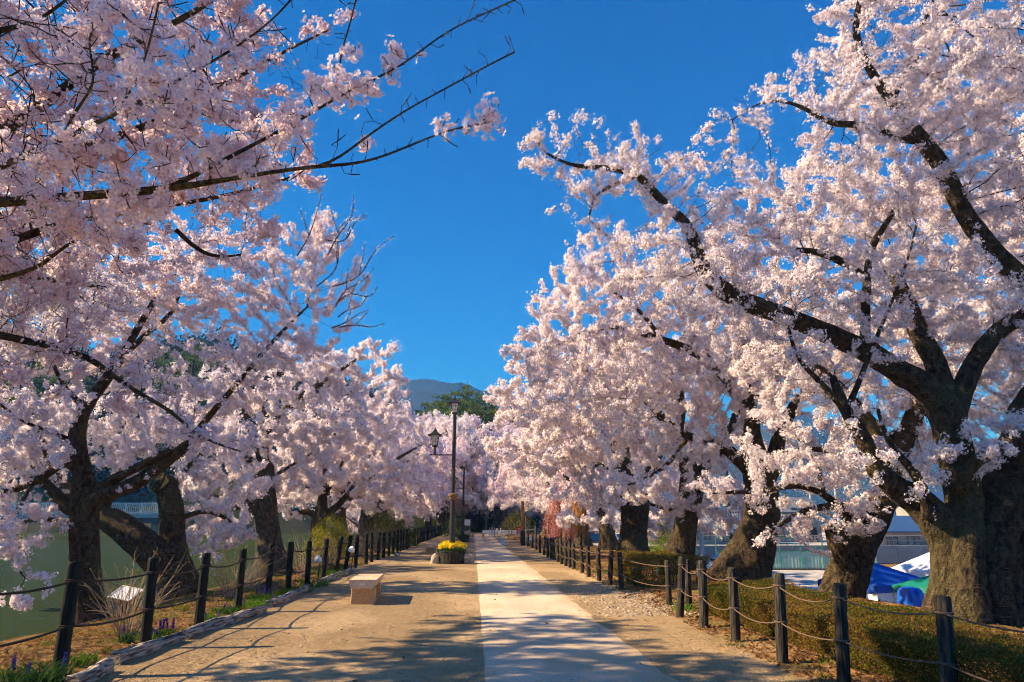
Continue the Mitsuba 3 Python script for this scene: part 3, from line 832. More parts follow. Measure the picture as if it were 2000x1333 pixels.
def row_tree(proto, seed, tint=1.0, height=6.8, reach=4.3, density=3.2, count=20000, size=0.055, lean=0.0, trunk_r=0.36, low=1.8, stem=1.9):
    """One cherry tree of the farther rows, as a group of shapes to be planted several times: short dark trunk, forks that spread wide, a low broad crown."""
    rng = np.random.default_rng(seed)
    g = {'type': 'shapegroup'}

    def put(k, name, mesh, m, smooth=False, color=None, kind=None):
        n, key = 1, name
        while key in g:
            key, n = f'{name}_{n:03d}', n + 1
        g[key] = mikit.ply(mesh, m, smooth=smooth, color=color)

    c = np.zeros(3)
    fork = c + [lean * 0.6, 0, stem]
    T0 = np.array([[*(c - [0, 0, 0.4]), trunk_r * 1.7], [*(c + [lean * 0.1, 0, 0.25]), trunk_r * 1.25], [*(c + [lean * 0.3, 0.05, stem * 0.55]), trunk_r], [*fork, trunk_r * 0.9]])
    LL = []
    n = 6
    a0 = rng.uniform(0, 6.28)
    for i in range(n):
        a = a0 + i * 6.28 / n + rng.uniform(-0.35, 0.35)
        r = reach * rng.uniform(0.55, 0.85)
        d = np.array([math.cos(a), math.sin(a), 0])
        h = rng.uniform(0.35, 0.75) * (height - stem)
        LL.append(np.array([[*(fork - [0, 0, 0.15]), trunk_r * 0.5], [*(fork + d * r * 0.3 + [0, 0, h * 0.45]), trunk_r * 0.36], [*(fork + d * r * 0.65 + [0, 0, h * 0.75]), trunk_r * 0.22], [*(fork + d * r + [0, 0, h]), trunk_r * 0.08]]))
    LL.append(np.array([[*fork, trunk_r * 0.55], [*(fork + [rng.uniform(-.5, .5), rng.uniform(-.5, .5), (height - stem) * 0.5]), trunk_r * 0.3], [*(fork + [rng.uniform(-.6, .6), rng.uniform(-.6, .6), (height - stem) * 0.85]), trunk_r * 0.1]]))
    A = []
    for i in range(14):
        a = i * 2.4 + rng.uniform(-0.4, 0.4)
        r = reach * rng.uniform(0.3, 0.8)
        h = low + (height - low) * rng.uniform(0.1, 0.8) * (1.15 - 0.45 * r / reach)
        cc = c + [r * math.cos(a), r * math.sin(a), h]
        ax = reach * rng.uniform(0.26, 0.42)
        az = (height - low) * rng.uniform(0.15, 0.26)
        k = int(density * 4.19 * ax * ax * az)
        A.append(cc + rand_dirs(k, rng) * rng.random((k, 1)) ** 0.4 * np.array([ax, ax, az]))
    k = int(density * 4.19 * reach * reach * 0.45 * 0.5 * (height - low) * 0.5)
    A.append(c + [0, 0, low + 0.5 * (height - low)] + rand_dirs(k, rng) * rng.random((k, 1)) ** 0.4 * np.array([reach * 0.8, reach * 0.8, (height - low) * 0.5]))
    put(0, 'trunk', trunk_mesh([T0], 0.13, rng, 0.07), 'dark_bark_material', smooth=True)
    for L in LL:
        put(0, 'limb', limb_mesh(L, 6, rng, step=0.25), 'dark_bark_material', smooth=True)
    grow(proto, LL, np.vstack(A), rng, tint=tint, count=count, size=size, kill=0.42, step=0.32, infl=2.4, spur=0.6, spur_len=0.35, tip=0.006, ball=0.115, px=False, gap=0.20, green=0.02, thin=0.04, iters=50, put=put)
    scene[proto] = g


def plant(name, label, cat, proto, x, y, rot, size=1.0, z=None, group=None):
    k = thing(name, label, cat, group)
    z = float(ground_z(x, y)) if z is None else z
    scene[k] = {'type': 'instance', 'to_world': T().translate([x, y, z]).rotate([0, 0, 1], rot).scale(size), 'shapes': {'type': 'ref', 'id': proto}}
    return k


row_tree('cherry_shape_a', 201, np.array([1.0, 0.96, 0.98]), count=42000, size=0.058, lean=-0.3)
row_tree('cherry_shape_b', 207, np.array([1.0, 1.0, 1.0]), count=42000, size=0.058, lean=0.4, reach=4.6)
row_tree('cherry_shape_c', 213, np.array([0.98, 0.92, 0.955]), count=42000, size=0.058, lean=0.1, reach=4.8, trunk_r=0.40)
for x, y, p, rot, s_, lab in [
    (7.2, 37.5, 'a', 0, 1.15, 'dark trunked cherry tree just behind the reddish weeping cherry on the right bank'),
    (7.0, 45.0, 'b', 130, 1.3, 'cherry tree on the right bank one further along the path than the weeping cherry'),
    (7.2, 53.0, 'c', 40, 1.4, 'cherry tree on the right bank level with the red sign board'),
    (7.4, 62.0, 'a', 200, 1.55, 'cherry tree on the right bank beyond the red sign board'),
    (7.4, 72.0, 'b', 310, 1.4, 'far cherry tree on the right bank before the grey bollards'),
    (-11.0, 92, 'c', 90, 2.1, 'leftmost blossoming cherry tree in the row across the far end of the path'),
    (-4.0, 96, 'b', 200, 2.45, 'blossoming cherry tree at the far end of the path behind the notice board'),
    (3.6, 98, 'c', 310, 2.4, 'blossoming cherry tree straight ahead where the far end of the path stops'),
    (10.5, 97, 'a', 20, 2.0, 'blossoming cherry tree at the far end of the path beyond the bollards'),
    (18.0, 92, 'b', 150, 1.9, 'rightmost blossoming cherry tree in the row across the far end of the path'),
    (-14.5, 96, 'a', 60, 1.3, 'low blossoming cherry tree in the far row, first from its left end'),
    (-6.5, 101, 'c', 15, 1.35, 'low blossoming cherry tree in the far row, left of the second street lamp'),
    (0.2, 104, 'a', 140, 1.35, 'low blossoming cherry tree in the far row, right on the line of the path'),
    (7.0, 102, 'b', 75, 1.3, 'low blossoming cherry tree in the far row, behind the white barrier'),
    (14.0, 100, 'c', 200, 1.3, 'low blossoming cherry tree in the far row, first from its right end'),
    (-8.0, 43.0, 'b', 250, 1.4, 'cherry tree on the left bank with thick dark trunk behind the yellow-green shrub'),
    (-7.3, 49.0, 'a', 100, 1.5, 'cherry tree on the left bank, second one past the yellow-green shrub'),
    (-7.4, 57.0, 'c', 170, 1.55, 'cherry tree on the left bank about level with the second planter'),
    (-7.8, 66.0, 'b', 20, 1.6, 'cherry tree on the left bank past the second street lamp'),
    (-8.0, 78.0, 'a', 290, 1.45, 'last cherry tree of the left bank before the path ends'),
]:
    plant('cherry_tree', lab, 'tree', f'cherry_shape_{p}', x, y, rot, s_)


# left bank
lake_tree = cherry('cherry_tree', 'cherry tree on the lake bank with a cross of crooked limbs beside the floodlight', [
    [(176, 1250, 15.96, 84), (170, 1190, 15.96, 60), (166, 1100, 15.96, 49), (165, 1030, 15.96, 48), (165, 980, 15.96, 46), (160, 920, 15.96, 34), (152, 850, 15.96, 30), (158, 822, 15.96, 26), (178, 780, 15.96, 22)],
    [(160, 1010, 15.96, 40), (185, 975, 15.85, 32), (225, 960, 15.73, 28), (270, 940, 15.62, 26), (320, 905, 15.5, 24), (362, 872, 15.39, 18)],
], [
    [(176, 782, 15.96, 22), (205, 745, 15.96, 20), (240, 695, 15.96, 16), (270, 640, 15.96, 13), (300, 590, 15.96, 11), (325, 540, 15.96, 9), (340, 480, 15.96, 5)],
    [(172, 800, 15.96, 12), (130, 760, 15.96, 9), (100, 700, 15.96, 7), (80, 640, 15.96, 4)],
    [(240, 700, 15.96, 11), (290, 650, 16.3, 10), (335, 610, 16.53, 8), (350, 575, 16.53, 5)],
    [(190, 958, 15.85, 24), (235, 930, 15.62, 18), (290, 902, 15.39, 15), (330, 880, 15.28, 10)],
    [(362, 872, 15.39, 16), (420, 800, 15.28, 12), (480, 730, 15.28, 9), (540, 660, 15.28, 7), (600, 600, 15.39, 4)],
    [(158, 930, 15.96, 18), (128, 905, 15.85, 17), (95, 925, 15.73, 14), (50, 950, 15.62, 12), (-20, 965, 15.5, 8)],
    [(155, 1000, 15.96, 26), (125, 985, 16.19, 24), (100, 955, 16.3, 18), (60, 930, 16.53, 12), (0, 905, 16.87, 7)],
    [(160, 1030, 15.96, 14), (110, 1018, 15.73, 9), (60, 1015, 15.5, 7), (20, 1040, 15.39, 4)],
    [(150, 865, 15.96, 12), (100, 845, 15.73, 8), (50, 825, 15.5, 6), (0, 790, 15.28, 4)],
    [(60, 950, 15.62, 8), (30, 1010, 15.28, 6), (20, 1080, 14.82, 4), (50, 1130, 14.36, 3)],
], [
    (260, 570, 16.3, 170, 90, 2.0, 1.0), (430, 560, 15.96, 150, 100, 1.6, 1.0), (580, 560, 15.73, 110, 80, 1.2, .9), (650, 480, 15.73, 70, 60, .8, .7), (140, 640, 16.42, 130, 110, 1.6, .8), (420, 720, 15.73, 170, 80, 1.3, .8),
    (560, 680, 15.62, 110, 60, 1.0, .8), (80, 790, 15.5, 120, 50, 1.2, .7), (320, 800, 15.28, 130, 40, 1.0, .6), (50, 900, 15.28, 90, 45, 1.0, 1.0), (30, 1040, 14.82, 70, 60, .7, 1.2), (50, 1165, 14.14, 60, 35, .5, 1.4), (480, 470, 15.96, 110, 60, 1.2, .8), (670, 590, 15.62, 50, 60, .7, .7), (240, 870, 15.39, 70, 25, .7, .5), (340, 480, 15.96, 90, 60, 1.1, .8), (-60, 1000, 14.59, 80, 120, 1, .9),
    (610, 470, 15.85, 70, 70, .9, .8), (700, 560, 15.73, 40, 40, .5, .6), (-120, 700, 15.39, 160, 180, 2, .7),
], 111, far=1.1, density=30, count=203280, size=0.0281, kill=0.25, step=0.18, edge=0.05, lump=0.04, ball=0.0447, tint=np.array([1.0, 0.98, 0.985]), up=0.1, iters=120, hug=(26, 0.5))

rng = np.random.default_rng(1111)
WH = []
for a, b in (((618, 560), (716, 420)), ((640, 500), (690, 380)), ((650, 560), (770, 462)), ((660, 590), (738, 560)), ((655, 600), (730, 524)), ((660, 620), (716, 578)), ((650, 640), (722, 605)), ((662, 640), (752, 632)), ((580, 500), (628, 380)), ((640, 470), (716, 424))):
    d0 = 15.4 + rng.uniform(-0.6, 0.6)
    dx, dy = b[0] - a[0], b[1] - a[1]
    k1, k2 = rng.normal() * 0.10, rng.normal() * 0.10
    pts = [(a[0], a[1], d0, 3.0), (a[0] + dx * 0.35 - dy * k1, a[1] + dy * 0.35 + dx * k1, d0 + 0.1, 2.3), (a[0] + dx * 0.7 - dy * k2, a[1] + dy * 0.7 + dx * k2, d0, 1.7), (b[0], b[1], d0 + rng.uniform(-0.3, 0.3), 0.9)]
    L = px_line(pts)
    part(lake_tree, 'twig', limb_mesh(L, 4, rng, step=0.08), 'twig_material', smooth=True)
    f0, f1 = pts[1], (pts[1][0] + dx * 0.3 + dy * 0.25, pts[1][1] + dy * 0.3 - dx * 0.25, d0, 0.9)
    L2 = px_line([(f0[0], f0[1], f0[2], 1.8), f1])
    part(lake_tree, 'twig', limb_mesh(L2, 4, rng, step=0.08), 'twig_material', smooth=True)
    for q_ in (L, L2):
        Q = spline(q_, 0.05)[:, :3]
        WH.append(Q[int(len(Q) * 0.2):])
P = np.vstack(WH)
FP = P[rng.integers(0, len(P), 420)] + rng.normal(size=(420, 3)) * 0.035
P = P[rng.integers(0, len(P), 1500)] + rng.normal(size=(1500, 3)) * 0.006
m, c = merge_colored([slivers(P, rand_dirs(1500, rng), 0.05, 0.008, np.tile([[0.14, 0.06, 0.05]], (1500, 1)), rng), flowers(FP, rand_dirs(420, rng), 0.024, 3, rng)])
part(lake_tree, 'buds', m, 'petal_material', color=c, kind='stuff')

stump_tree = cherry('cherry_tree', 'mossy cherry tree with a long limb leaning over the lake and a sawn-off upright stump', [
    [(346, 1200, 17.5, 120), (344, 1150, 17.5, 84), (340, 1090, 17.6, 52), (337, 1030, 17.7, 44), (333, 985, 17.8, 44), (324, 948, 17.9, 40)],
    [(340, 1140, 17.5, 60), (305, 1090, 17.4, 58), (270, 1055, 17.4, 54), (232, 1025, 17.5, 46), (196, 1008, 17.6, 38), (150, 975, 17.9, 30), (110, 940, 18.2, 24), (60, 900, 18.5, 16)],
], [
    [(196, 1008, 17.6, 26), (215, 960, 18, 18), (230, 910, 18.4, 12), (215, 850, 18.8, 7)],
    [(110, 940, 18.2, 18), (90, 880, 18.6, 12), (60, 820, 19, 7)],
    [(337, 1020, 17.7, 10), (400, 1000, 18.4, 8), (450, 1020, 19.2, 6), (480, 1050, 19.8, 4)],
    [(332, 960, 17.9, 12), (380, 900, 18.6, 9), (430, 860, 19.4, 6)],
], [
    (230, 830, 19, 160, 80, 2.5, .7), (60, 850, 19, 120, 90, 2.2, .6), (420, 1030, 19.6, 80, 70, 1.8, 1.5), (430, 940, 19.8, 100, 60, 1.8, 1.2), (400, 860, 19.4, 110, 60, 1.6, 1.0), (-60, 900, 19, 120, 100, 2, .5),
], 112, far=1.25, density=20, count=87780, size=0.0356, kill=0.29, step=0.21, edge=0.07, lump=0.06, ball=0.0542, iters=110, hug=(10, 0.7))

mat('cut_wood_material', lambda p, n, uv: mix((0.20, 0.17, 0.05), (0.42, 0.36, 0.14), noise(p.x * 14, p.y * 14, p.z * 14)), 0.85, 0.15)
cc = at(313, 944, 17.75 * 1.25)
dd = unit(np.array([-0.62, -0.62, 0.30]))
aa = unit(np.cross(dd, [0, 0, 1.0]))
tt = np.linspace(0, 2 * math.pi, 29)
rim = np.array([cc + dd * 0.06 + 0.27 * (math.cos(t) * aa + math.sin(t) * np.cross(aa, dd)) for t in tt])
part(stump_tree, 'bark_collar', tube(rim, 0.045, 7), 'bark_material', smooth=True)
part(stump_tree, 'cut_face', tube(np.array([cc - dd * 0.2, cc + dd * 0.05]), 0.255, 24), 'cut_wood_material', smooth=40)

cherry('cherry_tree', 'tall dark cherry trunk cut at the top with a bent bough pointing at the lake', [
    [(532, 1135, 26, 84), (528, 1085, 26, 54), (522, 1030, 26, 44), (517, 975, 26, 42), (516, 918, 26, 38)],
    [(520, 1020, 26, 34), (505, 996, 25.8, 28), (482, 982, 25.6, 26), (455, 986, 25.5, 22), (425, 975, 25.4, 12), (400, 960, 25.4, 7)],
], [
    [(516, 930, 26, 20), (500, 910, 26, 18), (478, 890, 25.9, 12), (440, 850, 25.8, 7)],
    [(512, 938, 26, 9), (470, 930, 25.8, 8), (420, 938, 25.6, 6), (370, 955, 25.4, 4)],
    [(524, 938, 26, 7), (560, 915, 26, 6), (610, 885, 25.8, 4)],
    [(516, 925, 26, 26), (512, 850, 26, 22), (530, 770, 26, 16), (560, 700, 26, 9)],
    [(512, 850, 26, 18), (570, 790, 25.6, 13), (640, 740, 25.2, 9), (700, 700, 25, 5)],
    [(512, 850, 26, 14), (460, 790, 26.4, 10), (420, 740, 26.6, 6)],
], [
    (560, 740, 26, 160, 70, 2.4, 1.0), (690, 720, 25.2, 80, 50, 1.6, 1.0), (440, 800, 26.4, 110, 70, 2.2, .8), (620, 830, 25.4, 130, 60, 1.8, 1.0), (500, 870, 25.4, 120, 45, 1.5, .9), (400, 940, 25.4, 60, 40, 1.2, 1.2), (740, 690, 25, 40, 25, .9, .8), (600, 930, 26.5, 90, 40, 1.5, .9),
], 113, far=1.2, density=11, count=92400, size=0.0466, kill=0.34, step=0.25, edge=0.09, lump=0.05, ball=0.0645, bark='dark_bark_material', iters=110, hug=(12, 0.8))

cherry('cherry_tree', 'smaller cherry tree with three candelabra limbs beside the yellow-green shrub', [
    [(620, 1110, 31, 46), (620, 1070, 31, 34), (622, 1030, 31, 28), (627, 1000, 31, 24), (630, 965, 31, 14)],
    [(624, 1015, 31, 18), (645, 1000, 31, 14), (668, 980, 31, 11), (690, 950, 31, 7)],
], [
    [(622, 1015, 31, 14), (600, 1000, 31, 11), (575, 1005, 31, 8), (555, 985, 31, 5)],
    [(630, 968, 31, 11), (615, 955, 31, 8), (590, 950, 31, 5)],
    [(630, 968, 31, 11), (655, 935, 31, 9), (670, 900, 31, 5)],
    [(628, 985, 31.2, 12), (640, 900, 31.5, 10), (660, 830, 31.6, 6)],
], [
    (650, 850, 31, 130, 55, 2.8, 1.0), (740, 800, 30, 70, 50, 2.0, 1.0), (560, 960, 31, 80, 40, 1.8, .9), (700, 930, 30.5, 90, 45, 2, 1.0), (600, 890, 31.5, 110, 50, 2.2, .9), (770, 750, 30, 40, 40, 1.3, .8),
], 114, far=1.16, density=8, count=64680, size=0.0545, kill=0.38, step=0.28, edge=0.1, lump=0.05, ball=0.0731, iters=110, hug=(9, 0.8))

# the near overhanging tree, whose trunk stands out of the frame to the left
NEAR_TRUNK = [[(-1500, 1900, 3.6, 460), (-1460, 1300, 3.6, 400), (-1350, 900, 3.6, 330), (-1200, 700, 3.6, 260)]]
NEAR_LIMBS = [
    [(-1250, 760, 3.6, 187.0), (-800, 560, 3.3, 85.0), (-400, 450, 3.1, 40.8), (-150, 405, 3.0, 27.2), (0, 395, 2.9, 22.1), (130, 385, 2.8, 18.7), (330, 368, 2.7, 15.3), (480, 345, 2.7, 9.36), (630, 325, 2.7, 7.92), (700, 318, 2.7, 5.76), (800, 285, 2.7, 4.68), (880, 255, 2.7, 3.24), (962, 238, 2.7, 2.16)],
    [(600, 330, 2.7, 6.48), (640, 318, 2.7, 5.76), (700, 280, 2.72, 5.04), (790, 218, 2.75, 4.32), (880, 168, 2.78, 3.24), (950, 130, 2.8, 2.52), (1005, 102, 2.8, 1.87)],
    [(330, 368, 2.7, 12.75), (420, 322, 2.75, 9.36), (480, 291, 2.8, 8.64), (600, 226, 2.85, 6.48), (710, 164, 2.9, 5.04), (770, 135, 2.92, 4.32), (860, 72, 2.95, 3.6), (935, 32, 3.0, 2.88), (1020, -6, 3.0, 2.16)],
    [(648, 198, 2.88, 3.24), (660, 150, 2.88, 2.88), (668, 100, 2.9, 2.52), (684, 45, 2.9, 2.16), (697, -10, 2.9, 1.73)],
    [(-800, 560, 3.3, 59.5), (-300, 420, 2.8, 25.5), (0, 326, 2.5, 14.45), (93, 285, 2.45, 11.9), (225, 223, 2.45, 7.92), (345, 159, 2.5, 6.48), (450, 99, 2.55, 5.04), (540, 30, 2.6, 3.6), (600, -40, 2.65, 2.16)],
    [(120, 275, 2.45, 6.48), (150, 215, 2.4, 5.76), (180, 165, 2.4, 5.04), (175, 90, 2.4, 3.6), (190, 10, 2.4, 2.16)],
    [(225, 223, 2.45, 5.76), (262, 165, 2.4, 4.32), (290, 90, 2.4, 3.6), (310, 5, 2.4, 2.16)],
    [(-500, 470, 3.1, 34.0), (-150, 200, 2.7, 18.7), (0, 60, 2.6, 11.9), (60, 45, 2.6, 7.92), (110, 15, 2.6, 6.48), (200, -60, 2.6, 3.6)],
    [(-700, 660, 3.4, 51.0), (-250, 610, 3.3, 22.1), (0, 545, 3.2, 11.9), (90, 511, 3.2, 7.2), (120, 487, 3.2, 6.48), (195, 451, 3.2, 5.04), (258, 432, 3.2, 3.24)],
]
FAR_LIMBS = [
    [(-1250, 700, 3.7, 200), (-700, 420, 4.6, 90), (-250, 320, 5.0, 46), (0, 255, 5.1, 27), (200, 120, 5.3, 18), (400, 10, 5.5, 11), (520, -100, 5.6, 6)],
    [(-250, 320, 5.0, 30), (100, 300, 5.6, 20), (320, 230, 6.0, 13), (520, 120, 6.3, 8), (640, 60, 6.5, 4)],
    [(-1200, 760, 3.8, 160), (-700, 640, 5.6, 64), (-200, 635, 6.2, 28), (0, 655, 6.2, 16), (60, 668, 6.2, 14), (125, 682, 6.2, 13), (180, 705, 6.2, 11), (250, 755, 6.2, 9), (330, 803, 6.2, 7), (390, 850, 6.2, 5), (470, 882, 6.2, 3)],
    [(-300, 630, 6.1, 26), (0, 480, 6.3, 18), (200, 420, 6.5, 13), (400, 390, 6.7, 9), (560, 350, 6.9, 5)],
    [(345, 450, 6.6, 9), (420, 500, 6.6, 7), (470, 498, 6.6, 4)],
]
rng = np.random.default_rng(77)
near = thing('cherry_tree', 'close cherry boughs hanging into the picture from the upper left', 'tree')
TL, NL, FL = [px_line(t) for t in NEAR_TRUNK], [px_line(t) for t in NEAR_LIMBS], [px_line(t) for t in FAR_LIMBS]
part(near, 'trunk', trunk_mesh(TL, 0.08, rng, 0.05), 'bark_material', smooth=True)
for L in NL + FL:
    part(near, 'limb', limb_mesh(L, 10, rng, wob=0.10, step=0.05), 'bark_material', smooth=True)
grow(near, NL, [
    (120, 300, 2.45, 220, 60, .30, 1), (250, 200, 2.45, 200, 90, .30, 1), (90, 110, 2.4, 190, 100, .30, 1), (300, 90, 2.5, 150, 100, .28, .8), (120, 400, 2.7, 230, 40, .3, .9), (400, 345, 2.7, 170, 45, .22, .8), (540, 315, 2.75, 110, 55, .2, .6),
    (430, 250, 2.75, 110, 60, .25, .7), (60, 480, 3.0, 130, 60, .3, .9), (215, 500, 3.1, 80, 45, .2, .7), (560, 200, 2.85, 90, 50, .2, .5), (640, 190, 2.88, 45, 30, .12, .5), (868, 246, 2.7, 18, 16, .04, .7), (800, 285, 2.7, 18, 12, .04, .5),
    (905, 155, 2.78, 22, 12, .06, .7), (955, 236, 2.7, 8, 6, .02, .5), (880, 60, 2.95, 26, 18, .06, .8), (480, 90, 2.55, 90, 60, .2, .5), (-150, 250, 2.6, 200, 260, .5, .5), (640, 290, 2.72, 60, 30, .1, .6), (700, 330, 2.7, 50, 20, .1, .3),
], rng, density=1700, count=8500, size=0.0185, lod=0, kill=0.07, step=0.045, infl=0.45, hug=(110, 0.10), spur=0.35, spur_len=0.06, tip=0.0017, gap=0.34, ball=0.036, green=0.10, thin=0.006, most=0.006, buds=0.5, per=6, iters=90, tint=np.array([0.99, 0.99, 1.02]))
grow(near, FL, [
    (150, 160, 5.2, 300, 200, 1.2, 1), (430, 70, 5.6, 160, 110, 1.0, .9), (350, 250, 5.9, 240, 90, 1.0, 1), (130, 400, 6.2, 230, 100, 1.1, 1), (420, 400, 6.6, 190, 60, .8, .9), (100, 560, 6.2, 170, 70, .9, 1), (130, 690, 6.2, 160, 45, .6, .7),
    (350, 800, 6.2, 110, 40, .5, .8), (450, 850, 6.2, 80, 35, .4, .9), (20, 740, 6.0, 70, 60, .7, .8), (560, 170, 6.2, 80, 80, .7, .6), (-350, 350, 5.4, 330, 300, 2.0, .7), (560, 320, 6.8, 90, 40, .6, .6), (260, 30, 5.2, 220, 90, 1.0, .9), (-300, 760, 6.0, 200, 150, 1.5, .5),
    (-200, -150, 5.0, 350, 200, 2.0, .6), (300, -130, 5.4, 250, 120, 1.5, .6), (-260, 420, 8.0, 230, 200, 1.8, .5), (-330, 200, 7.5, 300, 200, 1.8, .5), (-60, 330, 8.2, 150, 150, 1.2, .5), (-500, 560, 7.0, 260, 200, 2, .4),
], rng, density=70, count=150000, size=0.021, lod=2, kill=0.16, step=0.12, infl=1.2, hug=(50, 0.35), spur=0.5, spur_len=0.14, tip=0.0026, gap=0.25, ball=0.042, green=0.05, thin=0.014, most=0.014, buds=0.4, iters=100, tint=np.array([0.99, 0.985, 1.01]))
WL = [np.array([[-7.6, 4.0, 2.2, 0.16], [-7.4, 6.0, 3.6, 0.12], [-7.0, 8.2, 4.6, 0.08], [-6.6, 10.2, 5.2, 0.03]]), np.array([[-7.6, 4.0, 2.4, 0.14], [-6.4, 5.8, 3.8, 0.09], [-5.6, 7.6, 4.3, 0.05], [-5.0, 9.0, 4.6, 0.02]]),
      np.array([[-7.6, 4.2, 2.6, 0.14], [-9.0, 6.4, 4.8, 0.08], [-9.6, 8.6, 6.0, 0.03]]), np.array([[-7.6, 4.0, 2.6, 0.14], [-6.8, 3.8, 5.0, 0.08], [-5.6, 3.2, 6.2, 0.03]])]
for L in WL:
    part(near, 'limb', limb_mesh(L, 10, rng, wob=0.10, step=0.08), 'bark_material', smooth=True)
A = []
for c, r in (((-6.8, 8.2, 4.7), (1.9, 2.6, 1.3)), ((-8.8, 7.4, 5.8), (1.8, 2.6, 1.2)), ((-5.3, 6.8, 4.2), (1.2, 1.6, 0.8)), ((-6.6, 10.2, 4.9), (1.4, 1.4, 0.9)), ((-7.4, 11.6, 5.6), (1.5, 1.5, 0.9)), ((-9.0, 10.6, 6.6), (1.6, 2.0, 1.0)), ((-8.2, 5.0, 5.2), (1.8, 1.6, 1.2)), ((-5.4, 3.0, 6.0), (1.5, 2.2, 0.9)), ((-7.4, 3.4, 7.2), (1.7, 2.4, 1.0)), ((-6.4, 5.9, 7.4), (1.6, 2.0, 0.9))):
    m = int(16 * 4.19 * r[0] * r[1] * r[2])
    A.append(np.array(c) + rand_dirs(m, rng) * rng.random((m, 1)) ** 0.4 * np.array(r))
grow(near, WL, np.vstack(A), rng, density=0, count=76000, size=0.027, lod=3, kill=0.25, step=0.17, infl=1.6, ball=0.055, px=False, spur_len=0.2, gap=0.25)

# ------------------------------------------------------------------ fences of posts and ropes


def ground_at(px, py, z=None):
    """The ground point seen at (px, py)."""
    d = FWD + RIGHT * (px - 1000) / FOCAL + UP * (666.5 - py) / FOCAL
    zz = 0.0 if z is None else z
    for _ in range(12):
        t = (zz - EYE[2]) / d[2]
        p = EYE + d * t
        if z is None:
            zz = float(ground_z(p[0], p[1]))
    return np.array([p[0], p[1], zz])


def post_mesh(base, top, r, rng, sides=14):
    t = np.array([0.0, 0.03, 0.35, 0.7, 0.955, 0.985, 1.0])
    rr = r * np.array([1.04, 1.03, 1.0, 0.985, 0.98, 0.95, 0.84]) * rng.uniform(0.97, 1.03, 7)
    P = base + (top - base) * t[:, None]
    return tube(P, rr, sides)


def rope_mesh(a, b, sag, r, rng):
    t = np.linspace(0, 1, 9)[:, None]
    P = a + (b - a) * t
    P[:, 2] -= sag * 4 * (t * (1 - t))[:, 0]
    return tube(P, r, 6, caps=False)


def wrap_mesh(c, axis, r, th):
    """Two turns of rope tied round a post."""
    a = unit(np.cross(axis, [1, 0, 0.0]))
    b = np.cross(axis, a)
    t = np.linspace(0, 2 * 2 * math.pi, 26)
    P = c + r * (np.cos(t)[:, None] * a + np.sin(t)[:, None] * b) + axis * np.linspace(-th, th, 26)[:, None]
    return tube(P, th * 0.9, 5)


def rope_fence(label, xs, ys, h, r, levels, pmat, rmat, rope_r, seed, leans=None, sink=0.0, lean_amt=0.035):
    rng = np.random.default_rng(seed)
    k = thing('rope_fence', label, 'fence')
    ties = []
    for n, (x, y) in enumerate(zip(xs, ys)):
        z = float(ground_z(x, y)) - sink
        base = np.array([x, y, z - 0.15])
        ln = rng.normal(size=2) * lean_amt if leans is None or n not in leans else np.array(leans[n])
        hh = h * rng.uniform(0.97, 1.03)
        top = np.array([x + ln[0] * hh, y + ln[1] * hh, z + hh])
        part(k, 'post', post_mesh(base, top, r * rng.uniform(0.93, 1.07), rng, 16 if y < 16 else 10), pmat, smooth=40)
        ax = unit(top - base)
        ties.append([base + (top - base) * ((0.15 + hh * f) / (hh + 0.15)) for f in levels])
        if y < 20:
            [part(k, 'rope_knot', wrap_mesh(c, ax, r * 1.02 + rope_r * 0.5, rope_r), rmat, smooth=True) for c in ties[-1]]
    for a, b in zip(ties[:-1], ties[1:]):
        for p, q in zip(a, b):
            side = np.array([r * 0.9, 0, 0]) if x < 0 else np.array([-r * 0.9, 0, 0])
            part(k, 'rope', rope_mesh(p + side * 0.4, q + side * 0.4, rng.uniform(0.03, 0.10), rope_r, rng), rmat, smooth=True)
    return k


rng = np.random.default_rng(12)
feet = [ground_at(*p) for p in [(115, 1318), (283, 1265), (387, 1228), (464, 1194), (523, 1165), (562, 1156), (600, 1148), (630, 1134), (654, 1121), (673, 1114), (694, 1109), (715, 1103), (726, 1098), (738, 1094), (749, 1090)]]
feet.insert(0, feet[0] + [-0.1, -1.75, 0])
while feet[-1][1] < 82:
    feet.append(np.array([feet[-1][0] + 0.004 + rng.normal() * 0.03, feet[-1][1] + rng.uniform(1.45, 1.85), 0]))
rope_fence('dark post and rope fence along the lake bank on the left side of the path', [p[0] for p in feet], [p[1] for p in feet], 1.10, 0.066, (0.83, 0.42), 'left_post_material', 'dark_rope_material', 0.0125, 21,
           leans={1: (-0.02, 0.02), 2: (-0.03, 0.0), 3: (-0.01, 0.03), 9: (0.12, 0.05), 10: (0.13, 0.03), 8: (0.04, 0), 5: (0.0, 0.0)})
feet = [ground_at(*p) for p in [(1856, 1408), (1647, 1345), (1527, 1295), (1437, 1253), (1375, 1226), (1326, 1206)]]
feet.insert(0, feet[0] + [0.2, -1.3, 0])
rope_fence('weathered post and rope fence in front of the long clipped hedge', [p[0] for p in feet], [p[1] for p in feet], 0.96, 0.064, (0.86, 0.45), 'right_post_material', 'pale_rope_material', 0.0075, 22,
           leans={1: (0.10, 0), 2: (0.085, 0.0), 3: (0.065, 0), 4: (0.03, 0), 6: (0.14, 0.05)}, lean_amt=0.03)
feet = [ground_at(*p) for p in [(1307, 1182), (1214, 1152), (1190, 1144), (1171, 1135), (1150, 1127), (1138, 1120), (1121, 1112), (1113, 1109), (1105, 1106), (1097, 1102), (1090, 1098), (1083, 1095), (1077, 1092), (1070, 1089), (1062, 1085), (1055, 1080), (1048, 1075), (1040, 1071), (1031, 1068)]]
